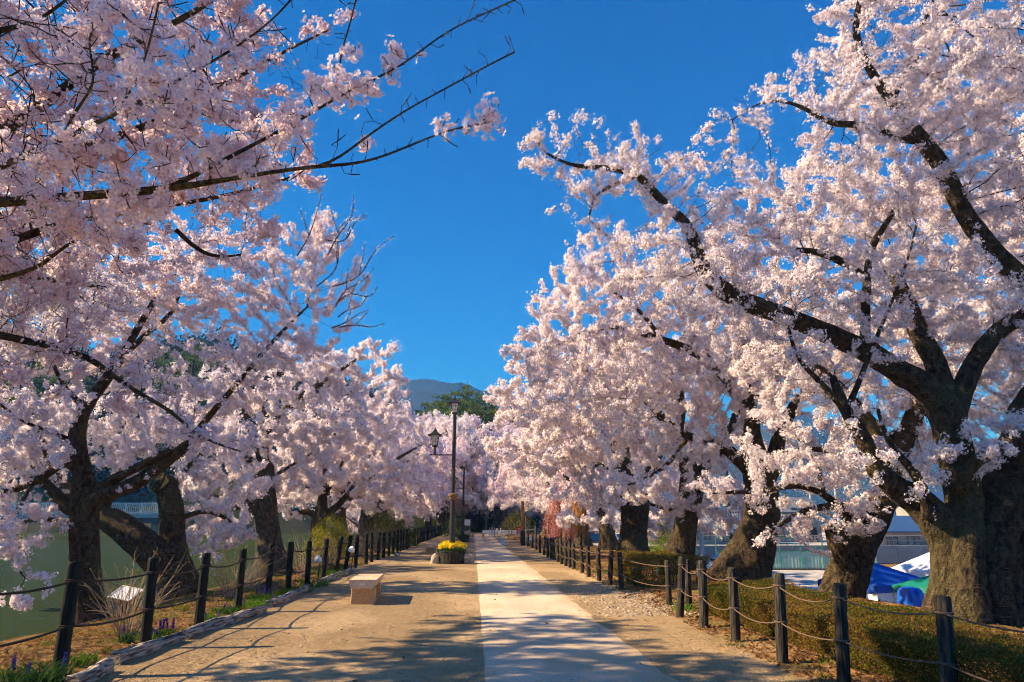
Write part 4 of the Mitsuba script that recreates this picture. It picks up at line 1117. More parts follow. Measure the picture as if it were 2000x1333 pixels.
rope_fence('weathered post and rope fence running away beside the gravel strip to the red sign board', [p[0] for p in feet], [p[1] for p in feet], 0.84, 0.060, (0.86, 0.42), 'right_post_material', 'pale_rope_material', 0.0085, 23,
           leans={2: (0.10, 0)}, lean_amt=0.03)
g = ground_at(1346, 1190)
single('stake', post_mesh(g - [0, 0, 0.1], g + [0.02, 0, 0.86], 0.058, rng), 'right_post_material', 'single short stake behind the leaning fence post at the end of the hedge', 'stake', smooth=40)

# ------------------------------------------------------------------ benches


def bench(x, y, ang, label):
    k = thing('bench', label, 'bench')
    L, W, H = 1.55, 0.52, 0.475

    def put(m):
        v, f = m
        return rotz(v, ang) + np.array([x, y, float(ground_z(x, y)) - 0.01]), f
    # seat: a thick slab, its under-edges cut away at a slant
    st, sb = 0.155, 0.0
    prof = [(-W / 2, H), (W / 2, H), (W / 2, H - 0.05), (W / 2 - 0.065, H - 0.165), (-W / 2 + 0.03, H - 0.165), (-W / 2, H - 0.07)]
    from shapely.geometry import Polygon
    pg = Polygon(prof).buffer(-0.008).buffer(0.008)
    m = trimesh.creation.extrude_polygon(pg, L)
    v, f = vf(m)
    v = np.stack([v[:, 0], v[:, 2], v[:, 1]], -1)
    part(k, 'seat', put((v, f[:, ::-1])), 'bench_top_material')
    for yy in (0.14, L - 0.14 - 0.24):
        vv, ff = box((W - 0.055, 0.24, H - 0.165), (0.0, yy + 0.12, (H - 0.165) / 2), bevel=0.012)
        part(k, 'leg', put((vv, ff)), 'bench_wood_material')
    part(k, 'name_plate', put(box((0.105, 0.006, 0.036), (-0.01, -0.004, H - 0.085))), 'white_plate_material')
    return k


b0 = ground_at(708, 1181)
bench(b0[0], b0[1] - 0.12, 0.035, 'pale timber slab bench with small white plate, near one on the sandy path')
b1 = ground_at(841, 1083)
bench(b1[0], b1[1], 0.03, 'far timber slab bench just left of the yellow flower planter')
b2 = ground_at(918, 1051)
bench(b2[0], b2[1], -1.55, 'low timber bench far along the path beside the second planter')

# ------------------------------------------------------------------ street lamps and planters


def lantern(k, c, s, name='lantern'):
    """Four-sided lantern, wider at the top, under a curved pagoda roof. Returns its key."""
    x, y, z = c
    zz = lambda a: (x, y, z + a * s)
    r2 = math.sqrt(2)
    hl = part(k, name, lathe([(0.045 * r2, -0.02), (0.10 * r2, 0.0), (0.12 * r2, 0.03), (0.09 * r2, 0.05), (0.0, 0.05)], zz(0), 4, True), 'black_metal_material')
    sv, sf = lathe([(0.085 * r2, 0.05), (0.165 * r2, 0.50)], (0, 0, 0), 4, True)
    part(hl, 'glass', (sv * s + np.array([x, y, z]), sf), 'lamp_glass_material')
    bars = []
    for a in range(4):
        ca, sa = math.cos(a * math.pi / 2), math.sin(a * math.pi / 2)

        def pt(u, h):
            w = 0.085 + (0.165 - 0.085) * (h - 0.05) / 0.45 + 0.004
            q = np.array([w, u * w, h])
            return np.array([q[0] * ca - q[1] * sa, q[0] * sa + q[1] * ca, q[2]]) * s + np.array([x, y, z])
        for u in (-1, -0.33, 0.33):
            bars.append(rod(pt(u, 0.05), pt(u, 0.50), (0.014 if u == -1 else 0.008) * s, sides=5))
        for h in (0.20, 0.35, 0.49):
            bars.append(rod(pt(-1, h), pt(1, h), 0.008 * s, sides=5))
    part(hl, 'glazing_bars', join(bars), 'black_metal_material', kind='stuff')
    prof = [(0.30 * r2, 0.475), (0.305 * r2, 0.50), (0.22 * r2, 0.545), (0.13 * r2, 0.62), (0.06 * r2, 0.72), (0.02 * r2, 0.80), (0.012, 0.88), (0.0, 0.89)]
    rv, rf = lathe(prof, (0, 0, 0), 4, True)
    uv_, uf = lathe([(0.30 * r2, 0.475), (0.16 * r2, 0.50), (0.0, 0.50)], (0, 0, 0), 4, True)
    m = join([(rv * s, rf), (uv_ * s, uf)])
    part(hl, 'roof', (m[0] + np.array([x, y, z]), m[1]), 'black_metal_material')


def street_lamp(x, y, label, h=5.74, arm=True):
    k = thing('street_lamp', label, 'street lamp')
    z = float(ground_z(x, y))
    part(k, 'pole', lathe([(0.115, 0), (0.112, 0.9), (0.105, 2.3), (0.105, 2.36)], (x, y, z), 16), 'black_metal_material', smooth=30)
    part(k, 'collar', lathe([(0.10, 2.36), (0.15, 2.40), (0.16, 2.47), (0.20, 2.50), (0.205, 2.57), (0.15, 2.60), (0.08, 2.62)], (x, y, z), 16), 'bronze_metal_material', smooth=30)
    part(k, 'upper_pole', lathe([(0.078, 2.6), (0.070, h - 0.05), (0.07, h)], (x, y, z), 14), 'black_metal_material', smooth=30)
    lantern(k, (x, y, z + h), 0.86)
    if arm:
        zz = z + h - 1.64
        part(k, 'arm', join([rod((x, y, zz), (x - 0.98, y, zz), 0.028, sides=8), rod((x - 0.76, y, zz), (x - 0.76, y, zz + 0.32), 0.055, 0.05, 10)]), 'black_metal_material', smooth=30)
        lantern(k, (x - 0.76, y, zz + 0.32), 0.90)
    return k


def petals_yellow(c, r, n, rng, hgt=0.16):
    P = c + np.stack([rng.normal(size=n) * r * 0.33, rng.normal(size=n) * r * 0.33, rng.uniform(0.02, hgt, n)], -1)
    N = unit(rand_dirs(n, rng) + np.array([0, -0.2, 0.6]))
    v, f, _ = flowers(P, N, 0.034, 1, rng)
    c0 = np.array([[0.88, 0.73, 0.03], [0.90, 0.80, 0.08], [0.86, 0.66, 0.02]])[rng.integers(0, 3, n)]
    col = np.repeat(c0, 11, 0)
    return v, f, col


def leaf_tuft(P, rng, length, width, c0, c1, up=0.8):
    n = len(P)
    D = unit(rand_dirs(n, rng) * 0.8 + np.array([0, 0, up]))
    t = rng.random((n, 1))
    return slivers(P, D, length, width, np.array(c0) * (1 - t) + np.array(c1) * t, rng)


def planter(x, y, label, seed, yellow=True):
    rng = np.random.default_rng(seed)
    k = thing('planter', label, 'planter')
    z = float(ground_z(x, y))
    n = 22
    for i in range(n):
        a = i * 2 * math.pi / n
        rr, w = 0.47, 2 * 0.47 * math.tan(math.pi / n) * 0.97
        m = box((0.045, w, 0.46 + rng.uniform(-0.015, 0.02)), (rr, 0, 0.23), bevel=0.008)
        part(k, 'stave', (rotz(m[0], a) + np.array([x, y, z]), m[1]), 'planter_material')
    part(k, 'hoop', join([lathe([(0.498, h_), (0.508, h_), (0.508, h_ + 0.03), (0.498, h_ + 0.03)], (x, y, z), 32) for h_ in (0.07, 0.33)]), 'black_metal_material', smooth=30)
    part(k, 'soil', lathe([(0.43, 0.39), (0.0, 0.42)], (x, y, z), 24), 'hill_material')
    a, r = rng.uniform(0, 6.28, 900), 0.46 * np.sqrt(rng.random(900))
    P = np.stack([x + r * np.cos(a), y + r * np.sin(a), np.full(900, z + 0.38)], -1)
    g = leaf_tuft(P, rng, 0.20, 0.028, (0.035, 0.09, 0.02), (0.09, 0.17, 0.03))
    b = leaf_tuft(P + [0, 0, 0.05], rng, 0.14, 0.03, (0.02, 0.06, 0.02), (0.06, 0.12, 0.03), up=0.2)
    fk = k
    m, c = merge_colored([g, b])
    part(fk, 'foliage', m, 'leaf_material', color=c, kind='stuff')
    if yellow:
        fl = []
        for i in range(44):
            a = rng.uniform(0, 6.28)
            r = 0.44 * math.sqrt(rng.uniform(0.15, 1.15))
            fl.append(petals_yellow(np.array([x + r * math.cos(a), y + r * math.sin(a), z + 0.50 + 0.16 * (1 - (r / 0.47) ** 2) + rng.uniform(0, 0.05)]), 0.17, 26, rng))
        m, c = merge_colored(fl)
        part(fk, 'yellow_flowers', m, 'leaf_material', color=c, kind='stuff')
    return k


def rock_mesh(c, size, seed, sub=3, flat=0.0):
    m = trimesh.creation.icosphere(subdivisions=sub)
    v = np.array(m.vertices)
    v = np.sign(v) * np.abs(v) ** 0.75
    v = v * (1 + 0.55 * (meshkit.fbm(v * 1.6 + seed, 3, seed) - 0.5)[:, None] + 0.16 * (meshkit.fbm(v * 6 + seed, 2, seed) - 0.5)[:, None])
    return v * np.array(size) + np.array(c), np.array(m.faces)


LX, LY, _ = ground_at(882, 1101)
street_lamp(LX, LY, 'near black street lamp with two pagoda lanterns, rising out of the yellow flowers')
planter(LX, LY, 'round dark stave planter full of yellow flowers at the foot of the near lamp', 5)
single('rock', rock_mesh((LX - 0.62, LY - 0.10, 0.10), (0.17, 0.20, 0.25), 3), 'rock_material', 'pale pointed rock on the left of the yellow flower planter', 'rock', smooth=35)
single('rock', rock_mesh((LX + 0.66, LY - 0.05, 0.10), (0.22, 0.24, 0.27), 8), 'rock_material', 'grey rock wedge on the right of the yellow flower planter', 'rock', smooth=35)
KX, KY, _ = ground_at(904, 1059)
street_lamp(KX, KY, 'second black street lamp farther along, standing in the green planter')
planter(KX, KY, 'farther round planter with only green plants under the second street lamp', 6, yellow=False)
single('rock', rock_mesh((KX + 0.66, KY - 0.1, 0.10), (0.24, 0.25, 0.26), 12), 'rock_material', 'grey rock beside the green planter under the second lamp', 'rock', smooth=35)
single('rock', rock_mesh((KX - 0.64, KY - 0.1, 0.08), (0.18, 0.2, 0.24), 14), 'rock_material', 'small rock left of the green planter under the second lamp', 'rock', smooth=35)
r0 = ground_at(775, 1087)
single('rock', rock_mesh(r0 + [0, 0, 0.05], (0.13, 0.10, 0.10), 17), 'rock_material', 'white stone lying beside the left fence near the far bench', 'rock', smooth=35)

# ------------------------------------------------------------------ log edging on the left
LOGS = [((140, 1345), (212, 1312), 'short end of split log edging in the bottom left corner'), ((216, 1300), (352, 1253), 'longest weathered edging log nearest the camera'), ((354, 1250), (447, 1219), 'weathered edging log with a dark broken end, second of the long run'),
        ((449, 1219), (511, 1197), 'weathered edging log, third of the long run, level with the fifth post'), ((528, 1187), (568, 1167), 'short cracked edging log that starts the second run'), ((571, 1167), (601, 1153), 'short grey edging log that ends the second run'),
        ((626, 1140), (657, 1129), 'low rotten edging log left of the near bench'), ((660, 1128), (692, 1117), 'farthest edging log, behind the near bench')]
for n, (a, b, lab) in enumerate(LOGS):
    p, q_ = ground_at(*a), ground_at(*b)
    rngl = np.random.default_rng(300 + n)
    L = np.linalg.norm(q_ - p)
    m = max(14, int(L / 0.035))
    t = np.linspace(0, 1, m)[:, None]
    P = p + (q_ - p) * t + np.array([0, 0, 0.045])
    P[:, 0] += 0.03 * np.sin(t[:, 0] * 5 + n)
    rad = 0.088 * (1 + 0.25 * (meshkit.fbm(np.c_[t * 4, t * 0, t * 0 + n], 2, n) - 0.5))
    v, f = tube(P, rad, 28)
    c = np.vstack([np.repeat(P, 28, 0), P[:1], P[-1:]])
    d = v - c
    axis = unit(q_ - p)
    along = ((v - p) * axis).sum(1)
    ang = np.arctan2(d[:, 2], (d * np.cross(axis, [0, 0, 1])).sum(1))
    g1 = meshkit.fbm(np.c_[np.cos(ang) * 2.6, np.sin(ang) * 2.6, along * 0.9 + 9 * n], 3, n)
    g2 = meshkit.noise(np.c_[np.cos(ang) * 5, np.sin(ang) * 5, along * 0.7 + 5 * n], n + 50)
    v = c + d * (1 + 0.75 * (g1 - 0.5) - 0.32 * np.clip((g2 - 0.62) / 0.12, 0, 1))[:, None]
    v[:, 2] += 0.0
    single('log', (v, f), 'driftwood_material', lab, 'log', group=None, smooth=35)

# ------------------------------------------------------------------ plants of the banks


def shrub(base, label, seed, stems=26, height=0.9, spread_=0.55, leaf=((0.30, 0.34, 0.03), (0.45, 0.42, 0.05)), leaves=120, leaf_len=0.035, stem_c=None, fan=0.7, cat='shrub'):
    """Bare whippy stems that fan out of one stool, with young leaves at the tips."""
    rng = np.random.default_rng(seed)
    k = thing('shrub', label, cat)
    S, LP, LD = [], [], []
    for i in range(stems):
        a = rng.uniform(0, 6.28)
        o = base + np.array([math.cos(a), math.sin(a), 0]) * rng.uniform(0, 0.14)
        o[2] = base[2] - 0.03
        d = unit(np.array([math.cos(a) * fan * rng.uniform(0.1, 1.2), math.sin(a) * fan * rng.uniform(0.1, 1.2), 1.0]))
        L = height * rng.uniform(0.5, 1.15)
        m1 = o + d * L * 0.5 + rng.normal(size=3) * 0.03
        tip = o + d * L + np.array([math.cos(a), math.sin(a), -0.2]) * spread_ * rng.uniform(0, 0.35) + rng.normal(size=3) * 0.05
        C = spline(np.array([o, m1, tip]), 0.09)
        S.append(tube(C, np.linspace(0.006, 0.0022, len(C)), 4, caps=False))
        for _ in range(rng.integers(0, 3)):
            t = rng.integers(len(C) // 3, len(C))
            q_ = C[t] + unit(d + rand_dirs(1, rng)[0] * 0.8) * rng.uniform(0.08, 0.25)
            S.append(tube(np.array([C[t], q_]), [0.003, 0.0018], 3, caps=False))
            LP.append(q_)
            LD.append(unit(q_ - C[t]))
        LP.append(tip)
        LD.append(d)
    part(k, 'stems', join(S), 'stem_material', kind='stuff')
    LP, LD = np.array(LP), np.array(LD)
    pick = rng.integers(0, len(LP), leaves)
    t = rng.random((leaves, 1)) ** 2
    P = LP[pick] - LD[pick] * t * height * 0.3 + rng.normal(size=(leaves, 3)) * 0.012
    D = unit(LD[pick] * 0.7 + rand_dirs(leaves, rng))
    w = rng.random((leaves, 1))
    m, c = merge_colored([slivers(P, D, leaf_len, leaf_len * 0.28, np.array(leaf[0]) * w + np.array(leaf[1]) * (1 - w), rng)])
    part(k, 'leaves', m, 'leaf_material', color=c, kind='stuff')
    return k


mat('stem_material', lambda p, n, uv: mix((0.20, 0.135, 0.085), (0.42, 0.32, 0.22), noise(p.x * 14, p.y * 14, p.z * 6)), 0.8, 0.2)
shrub(ground_at(245, 1240), 'bare spreading shrub with pale stems and fresh buds in front of the floodlight', 401, 60, 1.05, 0.8, leaves=130)
shrub(ground_at(305, 1172), 'small shrub with yellow buds against the foot of the leaning trunk', 402, 14, 0.95, 0.3, leaves=50, fan=0.4)
shrub(ground_at(452, 1172), 'bare whippy shrub with fresh leaves between the fourth and fifth fence posts', 403, 60, 1.05, 0.9, leaves=170)
shrub(ground_at(500, 1160) + [-0.3, 0.5, 0], 'thin stemmed shrub in front of the tall cut trunk', 404, 34, 1.0, 0.7, leaves=80)
shrub(ground_at(590, 1128), 'brownish bare shrub in front of the candelabra cherry', 405, 60, 1.2, 0.6, leaf=((0.30, 0.20, 0.06), (0.36, 0.24, 0.10)), leaves=160)
shrub(ground_at(640, 1104), 'bare leaning shrub beside the small white lamp on the left bank', 406, 40, 1.1, 0.6, leaf=((0.30, 0.20, 0.06), (0.36, 0.24, 0.10)), leaves=90)
shrub(ground_at(700, 1088), 'tan dry shrub under the double-stemmed cherry, left bank', 407, 70, 1.5, 0.5, leaf=((0.36, 0.25, 0.09), (0.42, 0.30, 0.14)), leaves=200, leaf_len=0.05)
shrub(ground_at(738, 1080), 'tan dry shrub between the double-stemmed cherry and the far bench', 408, 70, 1.6, 0.5, leaf=((0.36, 0.25, 0.09), (0.42, 0.30, 0.14)), leaves=200, leaf_len=0.05)


def bush(base, label, seed, r, h, n, c0, c1, leaf_len, name='bush', dens_gap=0.25, low=0.05):
    rng = np.random.default_rng(seed)
    k = thing(name, label, 'bush')
    S = []
    for i in range(26):
        a = rng.uniform(0, 6.28)
        q_ = base + np.array([math.cos(a) * r * rng.uniform(0.1, 0.9), math.sin(a) * r * rng.uniform(0.1, 0.9), h * rng.uniform(0.6, 0.98)])
        C = spline(np.array([base - [0, 0, 0.05], base * 0.6 + q_ * 0.4 + [0, 0, 0.1 * h], q_]), 0.12)
        S.append(tube(C, np.linspace(0.012, 0.004, len(C)), 4, caps=False))
    part(k, 'stems', join(S), 'stem_material', kind='stuff')
    d = rand_dirs(n * 2, rng)
    d[:, 2] = np.abs(d[:, 2])
    P = base + d * (rng.random((n * 2, 1)) ** 0.35) * np.array([r, r, h]) * (0.75 + 0.5 * meshkit.noise(d * 2.5 + seed, 3)[:, None])
    P[:, 2] += low
    keep = meshkit.noise(P * 3.2 / max(r, 0.4), seed) > dens_gap
    P = P[keep][:n]
    w = rng.random((len(P), 1))
    m, c = merge_colored([slivers(P, unit(rand_dirs(len(P), rng) + [0, 0, 0.4]), leaf_len, leaf_len * 0.33, np.array(c0) * w + np.array(c1) * (1 - w), rng)])
    part(k, 'foliage', m, 'leaf_material', color=c, kind='stuff')


bush(ground_at(662, 1092) + [-0.6, 1.5, 0], 'yellow-green leafy bush right of the candelabra cherry', 411, 1.3, 1.8, 5000, (0.30, 0.33, 0.02), (0.42, 0.36, 0.03), 0.10)
bush(ground_at(800, 1072) + [-1.2, 2, 0], 'dark green bush under the far left cherries beside the fence', 412, 1.7, 2.6, 4000, (0.06, 0.10, 0.02), (0.20, 0.22, 0.04), 0.14)
bush(ground_at(893, 1050), 'round dark green bush at the far end, left of the notice board', 413, 1.6, 2.3, 2600, (0.03, 0.07, 0.02), (0.08, 0.12, 0.03), 0.16)
bush(ground_at(990, 1046) + [1.4, 3, 0], 'round olive bush at the far end behind the bollards', 414, 2.2, 2.8, 2600, (0.10, 0.10, 0.02), (0.20, 0.18, 0.04), 0.18)
bush(ground_at(1262, 1108) + [1.4, 2, -0.1], 'bright green bush behind the small clipped hedge', 415, 0.9, 1.0, 2600, (0.08, 0.18, 0.02), (0.22, 0.30, 0.04), 0.08)
bush(ground_at(1300, 1100) + [1.2, 5, 0.0], 'yellow-green sprig bush left of the knobbly cherry trunk', 416, 0.8, 1.6, 1500, (0.28, 0.30, 0.03), (0.36, 0.34, 0.06), 0.08, dens_gap=0.4)


def blades(P, rng, h, w, c0, c1, lean=0.5):
    n = len(P)
    D = unit(rand_dirs(n, rng) * np.array([1, 1, 0.1]) * lean + np.array([0, 0, 1.0]))
    side = unit(np.cross(D, rand_dirs(n, rng)))
    L = h * rng.uniform(0.5, 1.2, (n, 1))
    W = w * rng.uniform(0.7, 1.3, (n, 1))
    bend = np.stack([D[:, 0], D[:, 1], -0.4 + 0 * D[:, 0]], -1) * L * 0.35
    v = np.stack([P - side * W, P + side * W, P + D * L * 0.55 + side * W * 0.8, P + D * L * 0.55 - side * W * 0.8, P + D * L + bend], 1).reshape(-1, 3)
    f = (np.array([[0, 1, 2], [0, 2, 3], [3, 2, 4]])[None] + (np.arange(n) * 5)[:, None, None]).reshape(-1, 3)
    t = rng.random((n, 1))
    return v, f, np.repeat(np.array(c0) * t + np.array(c1) * (1 - t), 5, 0)


def hyacinth(base, label, seed, n=90, r=0.14, h=0.20, spikes=2, spike_h=0.26, colour=(0.055, 0.035, 0.30), c0=(0.05, 0.13, 0.02), c1=(0.12, 0.22, 0.03)):
    """A clump of strap leaves with flower spikes made of small bells."""
    rng = np.random.default_rng(seed)
    k = thing('flower_clump', label, 'flower clump')
    a, q_ = rng.uniform(0, 6.28, n), r * np.sqrt(rng.random(n))
    P = base + np.stack([q_ * np.cos(a), q_ * np.sin(a), -0.01 + 0 * a], -1)
    m, c = merge_colored([blades(P, rng, h, 0.007, c0, c1, 0.8)])
    part(k, 'leaves', m, 'leaf_material', color=c, kind='stuff')
    for i in range(spikes):
        o = base + np.array([rng.normal() * r * 0.6, rng.normal() * r * 0.5, 0])
        tip = o + np.array([rng.normal() * 0.02, rng.normal() * 0.02, spike_h * rng.uniform(0.6, 0.9)])
        st = tube(np.array([o, tip]), 0.004, 4)
        m = 46
        t = rng.uniform(0.48, 1.0, m)
        Q = o + (tip - o) * t[:, None]
        d = unit(rand_dirs(m, rng) * np.array([1, 1, 0.2]) + [0, 0, -0.5])
        Q = Q + d * (0.022 * (1.25 - t))[:, None]
        fl = [flowers(Q, d, 0.014, 2, rng)[0:2]]
        bells = (fl[0][0], fl[0][1])
        cc = np.repeat(np.array(colour) * rng.uniform(0.6, 1.6, (m, 1)), 6, 0)
        part(k, 'flower_spike', *(lambda mm, cl: (mm, 'leaf_material', False, cl))(*merge_colored([(bells[0], bells[1], cc), (st[0], st[1], np.tile([[0.10, 0.20, 0.04]], (len(st[0]), 1)))])))
    return k


BLUE, LILAC = (0.045, 0.04, 0.34), (0.17, 0.12, 0.34)
hyacinth(ground_at(64, 1340), 'dark leafy clump with two deep blue flower spikes in the bottom left corner', 421, 260, 0.28, 0.30, 3, 0.34, BLUE, (0.02, 0.06, 0.02), (0.05, 0.11, 0.03))
hyacinth(ground_at(152, 1296), 'low green clump with small lilac spikes just right of the nearest left post', 422, 120, 0.2, 0.17, 2, 0.22, LILAC)
hyacinth(ground_at(250, 1255), 'narrow upright dark green clump left of the second left post', 423, 60, 0.09, 0.22, 1, 0.25, LILAC, (0.03, 0.08, 0.03), (0.08, 0.15, 0.05))
hyacinth(ground_at(300, 1251), 'green clump with pale lilac buds touching the second left post', 424, 90, 0.16, 0.17, 3, 0.22, LILAC)
hyacinth(ground_at(326, 1243), 'purple spiked clump half way between the second and third left posts', 425, 70, 0.13, 0.16, 4, 0.30, (0.09, 0.04, 0.34))
hyacinth(ground_at(408, 1214), 'bright green clump right of the third left post', 426, 120, 0.2, 0.19, 2, 0.2, LILAC)
hyacinth(ground_at(440, 1199), 'deep green rounded clump left of the fourth left post', 427, 150, 0.22, 0.2, 2, 0.2, LILAC, (0.03, 0.09, 0.02), (0.08, 0.16, 0.03))
hyacinth(ground_at(490, 1186), 'bright green spreading clump right of the fourth left post', 428, 200, 0.32, 0.2, 2, 0.22, LILAC, (0.07, 0.17, 0.02), (0.14, 0.26, 0.03))
hyacinth(ground_at(516, 1175), 'leafy clump with purple spikes at the fifth left post', 429, 200, 0.26, 0.24, 5, 0.36, (0.08, 0.05, 0.34))
hyacinth(ground_at(551, 1166), 'yellow-green clump left of the sixth left post', 430, 160, 0.25, 0.24, 1, 0.2, LILAC, (0.10, 0.20, 0.02), (0.2, 0.3, 0.03))
hyacinth(ground_at(588, 1156), 'low green clump left of the seventh left post', 431, 140, 0.3, 0.2, 1, 0.2, LILAC)
hyacinth(ground_at(614, 1146), 'fresh green clump right of the seventh left post', 432, 200, 0.35, 0.26, 1, 0.2, LILAC, (0.05, 0.14, 0.03), (0.11, 0.23, 0.05))
hyacinth(ground_at(645, 1127), 'dark green clump right of the eighth left post', 433, 200, 0.4, 0.26, 1, 0.25, LILAC)
hyacinth(ground_at(1338, 1192), 'vivid green clump at the foot of the short stake, right side', 434, 130, 0.22, 0.17, 0, 0.2, LILAC, (0.10, 0.22, 0.02), (0.2, 0.32, 0.03))

rng = np.random.default_rng(55)


def scatter(n, x0, x1, y0, y1, power=1.0):
    x = rng.uniform(x0, x1, n)
    y = y0 + (y1 - y0) * rng.random(n) ** power
    return np.stack([x, y, ground_z(x, y)], -1)


# grass in tufts on both banks
G = []
C0 = np.vstack([scatter(170, -6.2, -4.15, 4, 30, 1.6), scatter(110, -4.5, -4.0, 14, 80, 1.3), scatter(60, 3.4, 4.4, 5, 40, 1.4), scatter(50, 3.6, 6.5, 14, 60, 1.2)])
for c in C0:
    m = rng.integers(14, 46)
    P = c + np.c_[rng.normal(size=(m, 2)) * rng.uniform(0.04, 0.14), np.zeros(m)]
    dk = rng.uniform(0.5, 1.1)
    G.append(blades(P, rng, rng.uniform(0.06, 0.14), 0.004 if c[1] < 20 else 0.008, np.array([0.10, 0.17, 0.02]) * dk, np.array([0.22, 0.26, 0.03]) * dk, 0.7))
m, c = merge_colored(G)
single('grass', m, 'leaf_material', 'thin tufts of fresh grass on the bare banks', 'grass', color=c, kind='stuff')

# dead leaves and petals on the ground, stones in the gravel
P = np.vstack([scatter(14000, -8.5, -4.1, 4, 30, 1.7), scatter(6500, 3.35, 4.6, 5, 32, 1.4), scatter(2500, 5.2, 8, 6, 30, 1.3), scatter(130, -4.0, 3.3, 6, 24, 1.2)])
m_ = len(P)
P[:, 2] += 0.006 + rng.random(m_) * 0.012
N = unit(rand_dirs(m_, rng) * 0.6 + [0, 0, 1.0])
a, b = tri_frame(N, rng)
s_ = rng.uniform(0.014, 0.042, (m_, 1))
v = np.stack([P - a * s_, P - b * s_ * 0.55, P + a * s_ + N * s_ * 0.4, P + b * s_ * 0.55], 1).reshape(-1, 3)
f = (np.array([[0, 1, 2], [0, 2, 3]])[None] + (np.arange(m_) * 4)[:, None, None]).reshape(-1, 3)
lc = np.array([[0.22, 0.10, 0.035], [0.33, 0.19, 0.08], [0.12, 0.06, 0.03], [0.40, 0.27, 0.13], [0.28, 0.13, 0.05]])[rng.integers(0, 5, m_)]
single('leaves', (v, f), 'leaf_material', 'dry brown leaves strewn over the banks', 'leaves', color=np.repeat(lc, 4, 0), kind='stuff')

ico = trimesh.creation.icosphere(subdivisions=0)
iv, if_ = np.array(ico.vertices), np.array(ico.faces)


def pebbles(P, lo, hi):
    n = len(P)
    s = (lo + (hi - lo) * rng.random(n) ** 3)[:, None, None]
    q = iv[None] * (1 + 0.35 * rng.normal(size=(n, 12, 1))) * np.array([1, 1, 0.6]) * s
    a = rng.uniform(0, 6.28, n)
    x = q[..., 0] * np.cos(a)[:, None] - q[..., 1] * np.sin(a)[:, None]
    y = q[..., 0] * np.sin(a)[:, None] + q[..., 1] * np.cos(a)[:, None]
    v = np.stack([x, y, q[..., 2]], -1) + P[:, None]
    return v.reshape(-1, 3), (if_[None] + (np.arange(n) * 12)[:, None, None]).reshape(-1, 3)


PG = scatter(6500, 1.9, 3.9, 12.2, 19.5, 1.2)
w = np.exp(-((PG[:, 1] - 14.5) / 2.6) ** 2) * sstep(2.0, 2.7, PG[:, 0] + 0.3 * (rng.random(len(PG)) - 0.5))
PG = PG[rng.random(len(PG)) < w + 0.05]
single('gravel', pebbles(PG, 0.008, 0.036), 'stone_material', 'loose pale gravel on the right edge of the path by the fence', 'gravel', kind='stuff')
PG = np.vstack([scatter(1800, -4.0, 0.1, 5, 22, 1.4), scatter(700, 2.1, 3.4, 5, 22, 1.4)])
single('gravel', pebbles(PG, 0.004, 0.020), 'stone_material', 'scattered grit and small stones on the sandy walk', 'gravel', kind='stuff')

# fallen sticks on the bank
for a, b, lab in [((0, 1250), (118, 1204), 'long bare stick lying on the bank edge behind the nearest left post'), ((0, 1262), (240, 1196), 'thin pale stick on the bank reaching to the bare shrub'), ((1215, 1170), (1262, 1160), 'short dry stick on the gravel beside the right fence')]:
    p, q_ = ground_at(*a), ground_at(*b)
    C = spline(np.array([p + [0, 0, 0.02], p * 0.55 + q_ * 0.45 + [0.02, 0.06, 0.05], q_ + [0, 0, 0.03]]), 0.08)
    single('stick', tube(C, np.linspace(0.02, 0.008, len(C)) * (0.8 + 0.4 * rng.random(len(C))), 6), 'stem_material', lab, 'stick', smooth=40)

# ------------------------------------------------------------------ hedges


